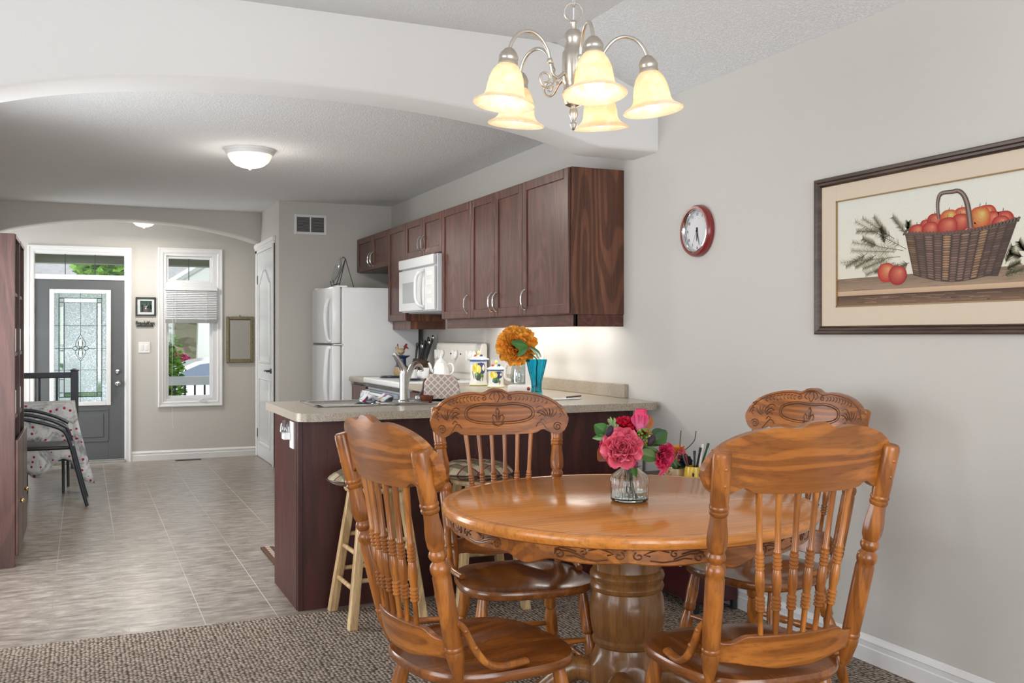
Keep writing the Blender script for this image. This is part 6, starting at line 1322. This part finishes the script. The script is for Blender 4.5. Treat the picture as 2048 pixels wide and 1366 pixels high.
for L_, sp, tip in (
  ('rounded dark green leaf on the wall side of the table bouquet', [(1302, 884, 0, RT*.8+UPV*.55, .060, .056, (.02, .07, .015), (.035, .11, .02))], onD(1302, 884, BD)),
  ('round bright green leaf at the side of the bouquet away from the wall', [(1214, 870, .01, -RT*.7+UPV*.6, .050, .046, G1, G2), (1216, 874, 0, -RT-UPV*.05, .048, .020, (.25, .40, .18), G2)], onD(1216, 873, BD)),
  ('rust brown leaf hanging low beside the largest peony', [(1224, 893, .0, -RT*.75-UPV*.75, .062, .052, (.20, .05, .02), (.28, .08, .03))], onD(1224, 893, BD)),
  ('orange brown leaf standing beside the rosebud', [(1290, 862, .02, RT*.35+UPV*.9, .052, .034, BR1, BR2)], onD(1290, 862, BD)),
  ('pointed green leaf below the wall-side peony', [(1272, 905, -.01, RT*.95-UPV*.25, .075, .042, (.14, .25, .07), (.07, .16, .03)), (1262, 925, -.01, RT*.35-UPV*.9, .05, .022, G1, G2)], onD(1268, 906, BD)),
  ('thin green leaves under the dark round leaf', [(1290, 890, .0, RT*.95+UPV*.15, .07, .02, (.20, .35, .12), G1), (1288, 892, .0, RT*.8-UPV*.35, .06, .018, (.14, .25, .08), G1)], onD(1288, 892, BD))):
    leaf_thing(L_, sp, tip)
for lab, px, py, col in (('dark purple bud beside the round bright green leaf', 1219, 862, 'black_plum'), ('dark purple bud in front of the rounded dark green leaf', 1303, 881, 'black_plum'), ('small violet bud under the bouquet near the vase neck', 1272, 930, 'violet')):
    t = flower_thing('flower_bud', lab); c = onD(px, py, BD-.03); mb = MB(); mb.ball(c, (.0115, .0115, .019) if col == 'black_plum' else (.007, .007, .011), 14, 9, T=Matrix.Rotation(.5, 3, 'Y').to_4x4()); mb.build('bud', col, t, world=True)
    mb = MB()
    for k in range(4): leaf(mb, c-UPV*.012, UPV*.6+RT*math.cos(k*1.6)*.8-FW*math.sin(k*1.6)*.8, UPV, .022, .010, G1, G2)
    mb.build('sepal', 'leafy', t, world=True, normals=False); stem(t, c-UPV*.01)
t = flower_thing('berry_sprig', 'cluster of tiny green berries beside the largest peony', 'foliage'); mb = MB(); mb.col = (.16, .30, .04)
for k in range(70):
    d = Vector((rnd.gauss(0, 1), rnd.gauss(0, 1), rnd.gauss(0, 1))).normalized(); p = onD(1288, 874, BD-.01)+Vector((d.x*.024, d.y*.024, d.z*.026)); mb.col = (.16, .30, .04) if rnd.random() > .25 else ((.50, .50, .16) if rnd.random() > .3 else (.5, .1, .05)); mb.ball(p, .0042, 6, 4)
o = mb.build('berries', 'leafy', t, world=True); o['kind'] = 'stuff'; stem(t, onD(1288, 874, BD))
t = flower_thing('berry_sprig', 'pale green sprig behind the purple bud, away from the wall', 'foliage'); mb = MB()
for k in range(26):
    p = onD(1229+rnd.uniform(-9, 7), 852+rnd.uniform(-9, 14), BD+.02); leaf(mb, p, UPV+RT*rnd.uniform(-.7, .7), -FW, .018, .008, (.16, .28, .10), (.30, .42, .18))
o = mb.build('tiny_leaves', 'leafy', t, world=True, normals=False); o['kind'] = 'stuff'; stem(t, onD(1229, 862, BD+.02))

# ================================================================== SMALL RED CABINET BY THE WALL, with a bunch of flowers and a pen mug
rc_ = thing('side_cabinet', 'small dark red cabinet against the wall behind the dining table', 'cabinet', (2.67, 3.95, 0))
W(rc_, 'body', 'red_lacquer', [(2.55, 2.79, 3.73, 4.30, .05, .56)], .006); W(rc_, 'top', 'red_lacquer', [(2.53, 2.80, 3.71, 4.32, .56, .58)], .006)
for x, y in ((2.565, 3.745), (2.775, 3.745), (2.565, 4.285), (2.775, 4.285)): W(rc_, 'foot', 'black_plastic', [(x-.012, x+.012, y-.012, y+.012, .006, .055)], .002)
dd = W(rc_, 'drawer', 'red_lacquer', [(2.54, 2.552, 3.76, 4.27, .36, .54)], .004); mb = MB(); mb.ball((2.532, 4.01, .45), .012, 12, 8); mb.build('knob', 'white_ceramic', dd, world=True)
dd = W(rc_, 'door', 'red_lacquer', [(2.54, 2.552, 3.76, 4.27, .08, .34)], .004); mb = MB(); mb.ball((2.532, 3.82, .22), .012, 12, 8); mb.build('knob', 'white_ceramic', dd, world=True)
BD2 = 4.52
pb = onD(1352, 940, BD2); mgv = thing('flower_pot', 'small pale pot of mixed artificial flowers on the red cabinet', 'pot', (pb.x, pb.y, .58))
mb = MB(); mb.lathe([(.03, 0), (.04, .01), (.05, .05), (.045, .085), (.042, .085), (.045, .05), (.03, .012), (0, .01)], (pb.x, pb.y, .58), (pb.x, pb.y, 1.6), seg=28); mb.build('pot', 'tan_glaze', mgv, world=True)
def f2(name, label, cat='flower'): return thing(name, label, cat, (pb.x, pb.y, .64), group='artificial flowers in the pot on the red cabinet')
def stem2(t, tip): mb = MB(); mb.tube(catmull([(pb.x, pb.y, .62), (pb.x, pb.y, .70), tuple(tip)], 5), .0025, 6); mb.build('stem', 'stem_green', t, world=True)
t = f2('poppy', 'orange cup-shaped bloom rising behind the table bouquet'); c = onD(1349, 905, BD2); mb = MB()
for k in range(7): a = k*.9; u = RT*math.cos(a)+FW*math.sin(a); petal(mb, c-UPV*.012, u*.75+UPV*.65, -u, .062, .055, .6, (.75, .16, .01), (.90, .34, .03), ruffle=.04)
mb.build('bloom', 'petal', t, world=True, normals=False); stem2(t, c)
for px, py, lab, r_, ci, co in ((1363, 903, 'small coral bloom beside the orange cup-shaped bloom', .020, (.7, .04, .10), (.85, .22, .25)), (1357, 916, 'tiny coral bloom under the orange cup-shaped bloom', .014, (.6, .05, .08), (.8, .3, .3)), (1338, 944, 'white and orange daisy low in the pot of mixed flowers', .024, (.7, .15, .03), (.80, .74, .50)), (1372, 924, 'dark blue bloom at the wall side of the pot of mixed flowers', .030, (.01, .01, .02), (.03, .03, .045)), (1366, 914, 'black bloom above the dark blue one', .022, (.01, .01, .015), (.02, .02, .03))):
    t = f2('flower', lab); c = onD(px, py, BD2-.03); mb = MB(); bloom(mb, c, -FW+UPV*.3, r_, [(8, .1, .2, 1), (6, .05, .8, .8)], ci, co, .08, .5, .9); mb.build('bloom', 'petal', t, world=True, normals=False); stem2(t, c)
t = f2('leaf_sprig', 'green leaves filling the pot of mixed flowers', 'foliage'); mb = MB()
for k in range(34):
    p = onD(1350+rnd.uniform(-20, 20), 925+rnd.uniform(-12, 22), BD2+rnd.uniform(-.03, .05)); leaf(mb, p, UPV*rnd.uniform(0, 1)+RT*rnd.uniform(-1, 1), -FW, .04, .016, (.04, .12, .03), (.10, .20, .07))
o = mb.build('leaf', 'leafy', t, world=True, normals=False); o['kind'] = 'stuff'; stem2(t, onD(1350, 925, BD2))
for P, lab in (([(1362, 915), (1360, 890), (1361, 872), (1362, 861)], 'thin straight dark twig rising from the pot of mixed flowers'), ([(1364, 905), (1378, 893), (1388, 882), (1391, 871), (1392, 862)], 'thin curved twig bending along the wall from the pot of mixed flowers')):
    t = f2('twig', lab, 'twig'); mb = MB(); mb.tube([(pb.x, pb.y, .63)]+catmull([tuple(onD(a, b_, BD2)) for a, b_ in P], 5), .0022, 6); mb.build('stem', 'twig', t, world=True)
mp_ = onD(1389, 940, 4.42); mg = thing('pen_mug', 'yellow mug with a simple smiling face holding pens', 'mug', (mp_.x, mp_.y, .58))
mb = MB(); mb.lathe([(.034, 0), (.042, .012), (.047, .045), (.044, .085), (.041, .10), (.038, .10), (.041, .08), (.043, .045), (.03, .008), (0, .008)], (mp_.x, mp_.y, .586), (mp_.x, mp_.y, 1.6), seg=36); mb.build('cup', 'yellow_glaze', mg, world=True)
mb = MB()
for s_ in (-.2, .22): a = math.atan2(-FW.y, -FW.x)+s_*1.6; mb.ball((mp_.x+.0445*math.cos(a), mp_.y+.0445*math.sin(a), .586+.066), (.005, .005, .010), 8, 6)
mb.tube([(mp_.x+.0465*math.cos(b_), mp_.y+.0465*math.sin(b_), .586+.038-.012*math.cos((k-6)/6*1.4)) for k, b_ in enumerate([math.atan2(-FW.y, -FW.x)+(k-6)*.09 for k in range(13)])], .0018, 6); mb.build('face_print', 'black_ink', mg, world=True)
PEN = [(-.02, -.01, .135, 'black_plastic', 'black pen leaning out of the yellow mug towards the pot of flowers'), (-.015, .01, .13, 'clock_red', 'dark red pencil in the yellow mug'), (.0, .0, .15, 'black_plastic', 'black pen standing in the middle of the yellow mug'), (.01, .015, .165, 'black_plastic', 'tall black pen in the yellow mug'), (.015, -.01, .18, 'white_plastic', 'tall white tipped pen in the yellow mug'), (.024, .01, .185, 'dark_green', 'green marker at the wall side of the yellow mug')]
for a, b_, h, mt_, lab in PEN:
    t = thing('pen', lab, 'pen', (mp_.x, mp_.y, .6), group='pens in the yellow mug'); mb = MB(); p0 = Vector((mp_.x+a*.5, mp_.y+b_, .60)); p1 = Vector((mp_.x, mp_.y, .586+h))+RT*a*2.4; mb.tube([p0, p1], .0048, 8); mb.build('barrel', mt_, t, world=True)
    mb = MB(); mb.tube([p1, p1+(p1-p0).normalized()*.02], .0062, 8); mb.build('cap', mt_, t, world=True)

# ================================================================== LEFT SIDE: bookcases, table with cloth, chair, railing
def bookcase(y0, y1, label):
    t = thing('bookcase', label, 'bookcase', (-.54, (y0+y1)/2, 0), group='dark bookcases along the kitchen wall'); X0, X1 = -.74, -.34
    W(t, 'side_panel', 'bookcase_wood', [(X0, X1, y0, y0+.02, 0, 1.839)], .002); W(t, 'side_panel', 'bookcase_wood', [(X0, X1, y1-.02, y1, 0, 1.839)], .002)
    W(t, 'top', 'bookcase_wood', [(X0, X1+.004, y0+.02, y1-.02, 1.815, 1.837)], .002); W(t, 'back_panel', 'bookcase_wood', [(X0, X0+.008, y0+.02, y1-.02, .02, 1.815)], 0)
    for z in (1.50, 1.16, .80): W(t, 'shelf', 'bookcase_wood', [(X0+.01, X1-.01, y0+.02, y1-.02, z, z+.02)], .001)
    W(t, 'plinth', 'bookcase_wood', [(X0, X1-.02, y0+.02, y1-.02, 0, .06)], .001)
    d_ = W(t, 'cabinet_door', 'bookcase_wood', [(X1, X1+.018, y0+.005, y1-.005, .065, .70)], .003); mb = MB(); mb.ball((X1+.034, y0+.05, .36), .013, 12, 8); mb.tube([(X1+.015, y0+.05, .36), (X1+.034, y0+.05, .36)], .006, 8); mb.build('knob', 'brass', d_, world=True)
    for k in range(2):
        z = (1.18, .82)[k]
        bk = tag(W(None, 'storage_box', 'white_plastic', [(X0+.03, X1-.015, y0+.05, y1-.06, z, z+.14)], .006), ('white box on the middle shelf of the ' if k == 0 else 'white box on the lower shelf of the ')+('bookcase nearer the camera' if y0 < 6.3 else 'bookcase farther back'), 'box')
bookcase(6.018, 6.46, 'dark wood bookcase whose plain end panel faces the camera'); bookcase(6.47, 6.92, 'dark wood bookcase behind the first one, seen edge-on')

tt = thing('folding_table', 'small table with dark metal legs under the printed cloth', 'table', (-.39, 8.85, 0)); tx0, tx1, ty0, ty1, tz = -.72, -.07, 8.62, 9.12, .715
W(tt, 'tabletop', 'grey_screen', [(tx0, tx1, ty0, ty1, tz-.03, tz)], .006)
for x, y in ((tx1-.05, ty1-.06), (tx0+.3, ty0+.12), (tx1-.08, ty0+.06), (tx0+.06, ty1-.06)):
    mb = MB(); sg = -1 if x < -.3 else 1; mb.tube(catmull([(x-sg*.10, y, tz-.035), (x-sg*.03, y, tz-.10), (x, y, tz-.2), (x+.006, y, .3), (x+.01, y, 0.002)], 5), .012, 8); mb.build('leg', 'rail_paint', tt, world=True)
tc = thing('tablecloth', 'grey printed tablecloth with small red hearts hanging to near the floor', 'tablecloth', (-.39, 8.85, tz))
mb = MB(); per = []
def edge_pts():
    out = []
    for k in range(26): t = k/25; out.append((tx0+(tx1-tx0)*t, ty0, 0, -1))
    for k in range(1, 8): a = -math.pi/2+math.pi/2*k/8; out.append((tx1, ty0, math.cos(a), math.sin(a)))
    for k in range(20): t = k/19; out.append((tx1, ty0+(ty1-ty0)*t, 1, 0))
    return out
EP = edge_pts(); rows = []
for i, (x, y, nx, ny) in enumerate(EP):
    corner = math.exp(-((i-29)/3.2)**2); cl = []
    for j in range(13):
        v = j/12; drop = (.50+.075*math.cos(i*.42)+.10*corner)*(1 if i < 40 else 1-.25*(i-40)/12); out = .010+v*(.02+.018*math.sin(i*.9)+.020*math.sin(i*.37+1))+corner*.17*v**1.1
        zz = tz+.004-drop*v*(1-.06*corner) if j else tz+.006
        cl.append(Vector((x+nx*out, y+ny*out*.8, zz-(.012 if j == 1 else 0)*0)))
    rows.append(cl)
VT = [[mb.bm.verts.new(p) for p in r_] for r_ in rows]
for A_, B_ in zip(VT, VT[1:]):
    for j in range(12): mb._f([A_[j], B_[j], B_[j+1], A_[j+1]])
topc = [mb.bm.verts.new((tx0, ty1, tz+.006))]
for A_, B_ in zip(VT, VT[1:]): mb._f([topc[0], B_[0], A_[0]])
mb.build('cloth', 'printed_cloth', tc, world=True, ang=70, solid=.003)

ac = thing('armchair', 'black tubular metal armchair beside the cloth-covered table', 'chair', (-.27, 8.2, 0)); ay0, ay1 = 7.96, 8.42
mb = MB(); mb.box(-.52, -.055, ay0+.03, ay1-.03, .425, .455, bev=.014, seg=3); mb.build('seat', 'black_plastic', ac, world=True)
mb = MB(); mb.sheet(lambda u, v: (-.54-.09*v, ay0+.03+(ay1-ay0-.06)*u, .50+.38*v), 8, 8, .02); mb.build('backrest', 'black_plastic', ac, world=True)
for y in (ay0, ay1):
    mb = MB(); P = catmull([(-.60, y, .80), (-.50, y, .69), (-.36, y, .655), (-.22, y, .615), (-.13, y, .57), (-.09, y, .49), (-.05, y, .33), (.00, y, .12), (.032, y, .003)], 6); mb.tube(P, .0135, 10); fo = mb.build('front_leg', 'black_metal', ac, world=True)
    mb = MB(); P = catmull([(-.58, y, .84), (-.48, y, .715), (-.34, y, .69), (-.20, y, .645), (-.10, y, .59)], 6); mb.tube(P, .013, 10); mb.build('armrest', 'black_metal', ac, world=True)
    mb = MB(); mb.tube(catmull([(-.64, y, .90), (-.58, y, .62), (-.52, y, .42), (-.58, y, .2), (-.64, y, .003)], 6), .0125, 10); mb.build('rear_leg', 'black_metal', ac, world=True)
mb = MB(); mb.tube([(-.075, ay0, .425), (-.075, ay1, .425)], .011, 8); mb.build('cross_bar', 'black_metal', ac, world=True); mb = MB(); mb.tube([(-.52, ay0, .425), (-.52, ay1, .425)], .011, 8); mb.build('cross_bar', 'black_metal', ac, world=True)

rl = thing('stair_railing', 'dark painted railing with newel post at the edge of the kitchen floor', 'railing', (-.4, 10.3, 0))
mb = MB(); mb.box(-.105, -.035, 10.265, 10.335, 0, .935, bev=.004); mb.lathe([(.040, .935), (.044, .942), (.030, .950), (.012, .957), (0, .958)], (-.07, 10.30, 0), (-.07, 10.30, 1), seg=16); mb.build('newel_post', 'rail_paint', rl, world=True, smooth=False)
W(rl, 'handrail', 'rail_paint', [(XL, -.10, 10.27, 10.33, .868, .922)], .008); W(rl, 'bottom_rail', 'rail_paint', [(XL, -.10, 10.28, 10.32, .07, .11)], .004)
for x in (-.225, -.375, -.53, -.68): W(rl, 'baluster', 'rail_paint', [(x-.011, x+.011, 10.289, 10.311, .11, .87)], .002)

# ================================================================== FOYER WALL
y = YD
ph = thing('framed_photo', 'small black framed photograph with pale mat beside the front door', 'picture', (.66, y, 1.605))
W(ph, 'frame', 'black_plastic', [(.552, .572, y-.02, y, 1.498, 1.712), (.751, .771, y-.02, y, 1.498, 1.712), (.572, .751, y-.02, y, 1.692, 1.712), (.572, .751, y-.02, y, 1.498, 1.516)], .003)
W(ph, 'mat', 'pale_mat', [(.570, .753, y-.008, y-.002, 1.514, 1.694)], 0)
mb = MB(); mb.col = (.035, .07, .06); mb.box(.600, .727, y-.0095, y-.008, 1.540, 1.670)
for k in range(24):
    x_ = .605+.115*rnd.random(); mb.col = ((.10, .16, .14) if k % 2 else (.02, .04, .035)); mb.box(x_, x_+.006, y-.0098, y-.0094, 1.545+.05*rnd.random(), 1.60+.06*rnd.random())
mb.col = (.14, .09, .09); mb.prism([(.640, 1.541), (.682, 1.541), (.680, 1.585), (.668, 1.60), (.652, 1.60), (.640, 1.575)], lambda u, v, w_: (u, w_, v), y-.0102, y-.0097)
mb.col = (.6, .62, .58); mb.prism([(.648, 1.617), (.660, 1.605), (.672, 1.610), (.682, 1.620), (.672, 1.600), (.662, 1.598)], lambda u, v, w_: (u, w_, v), y-.0106, y-.0102); mb.col = (.8, .7, .65); mb.prism([(.656, 1.575), (.664, 1.575), (.668, 1.588), (.660, 1.594), (.654, 1.586)], lambda u, v, w_: (u, w_, v), y-.0106, y-.0102)
mb.build('photograph', 'art', ph, smooth=False, world=True)
ns = thing('name_sign', 'small black cut-out name sign on the wall below the framed photograph', 'sign', (.655, y-.012, 1.41))
W(ns, 'base_bar', 'black_ink', [(.563, .746, y-.018, y-.004, 1.377, 1.390)], .001); text('lettering', 'FrankKen', .062, 'black_ink', ns, (0, .0, .006), (R(90), 0, 0), .006, .86)
sw = thing('light_switch', 'white double light switch plate on the foyer wall', 'switch', (.645, y, 1.137)); W(sw, 'plate', 'white_plastic', [(.584, .707, y-.007, y, 1.076, 1.198)], .003)
for x in (.618, .672): W(sw, 'rocker', 'white_trim', [(x-.016, x+.016, y-.011, y-.006, 1.105, 1.170)], .002)
mr = thing('wall_mirror', 'tall mirror in an antique gold frame on the foyer wall', 'mirror', (1.706, y, 1.225))
W(mr, 'frame', 'gold_frame', [(1.548, 1.585, y-.03, y, .952, 1.498), (1.828, 1.865, y-.03, y, .952, 1.498), (1.585, 1.828, y-.03, y, 1.461, 1.498), (1.585, 1.828, y-.03, y, .952, .989)], .008)
W(mr, 'glass', 'mirror', [(1.583, 1.830, y-.012, y-.006, .987, 1.463)], 0); W(mr, 'inner_trim', 'gilt', [(1.585, 1.592, y-.02, y-.01, .989, 1.461), (1.821, 1.828, y-.02, y-.01, .989, 1.461), (1.592, 1.821, y-.02, y-.01, 1.454, 1.461), (1.592, 1.821, y-.02, y-.01, .989, .996)], .001)
mb = MB(); mb.ball((1.706, y-.008, 1.508), (.008, .005, .010), 8, 6); mb.build('hanging_nail', 'gilt', mr, world=True)
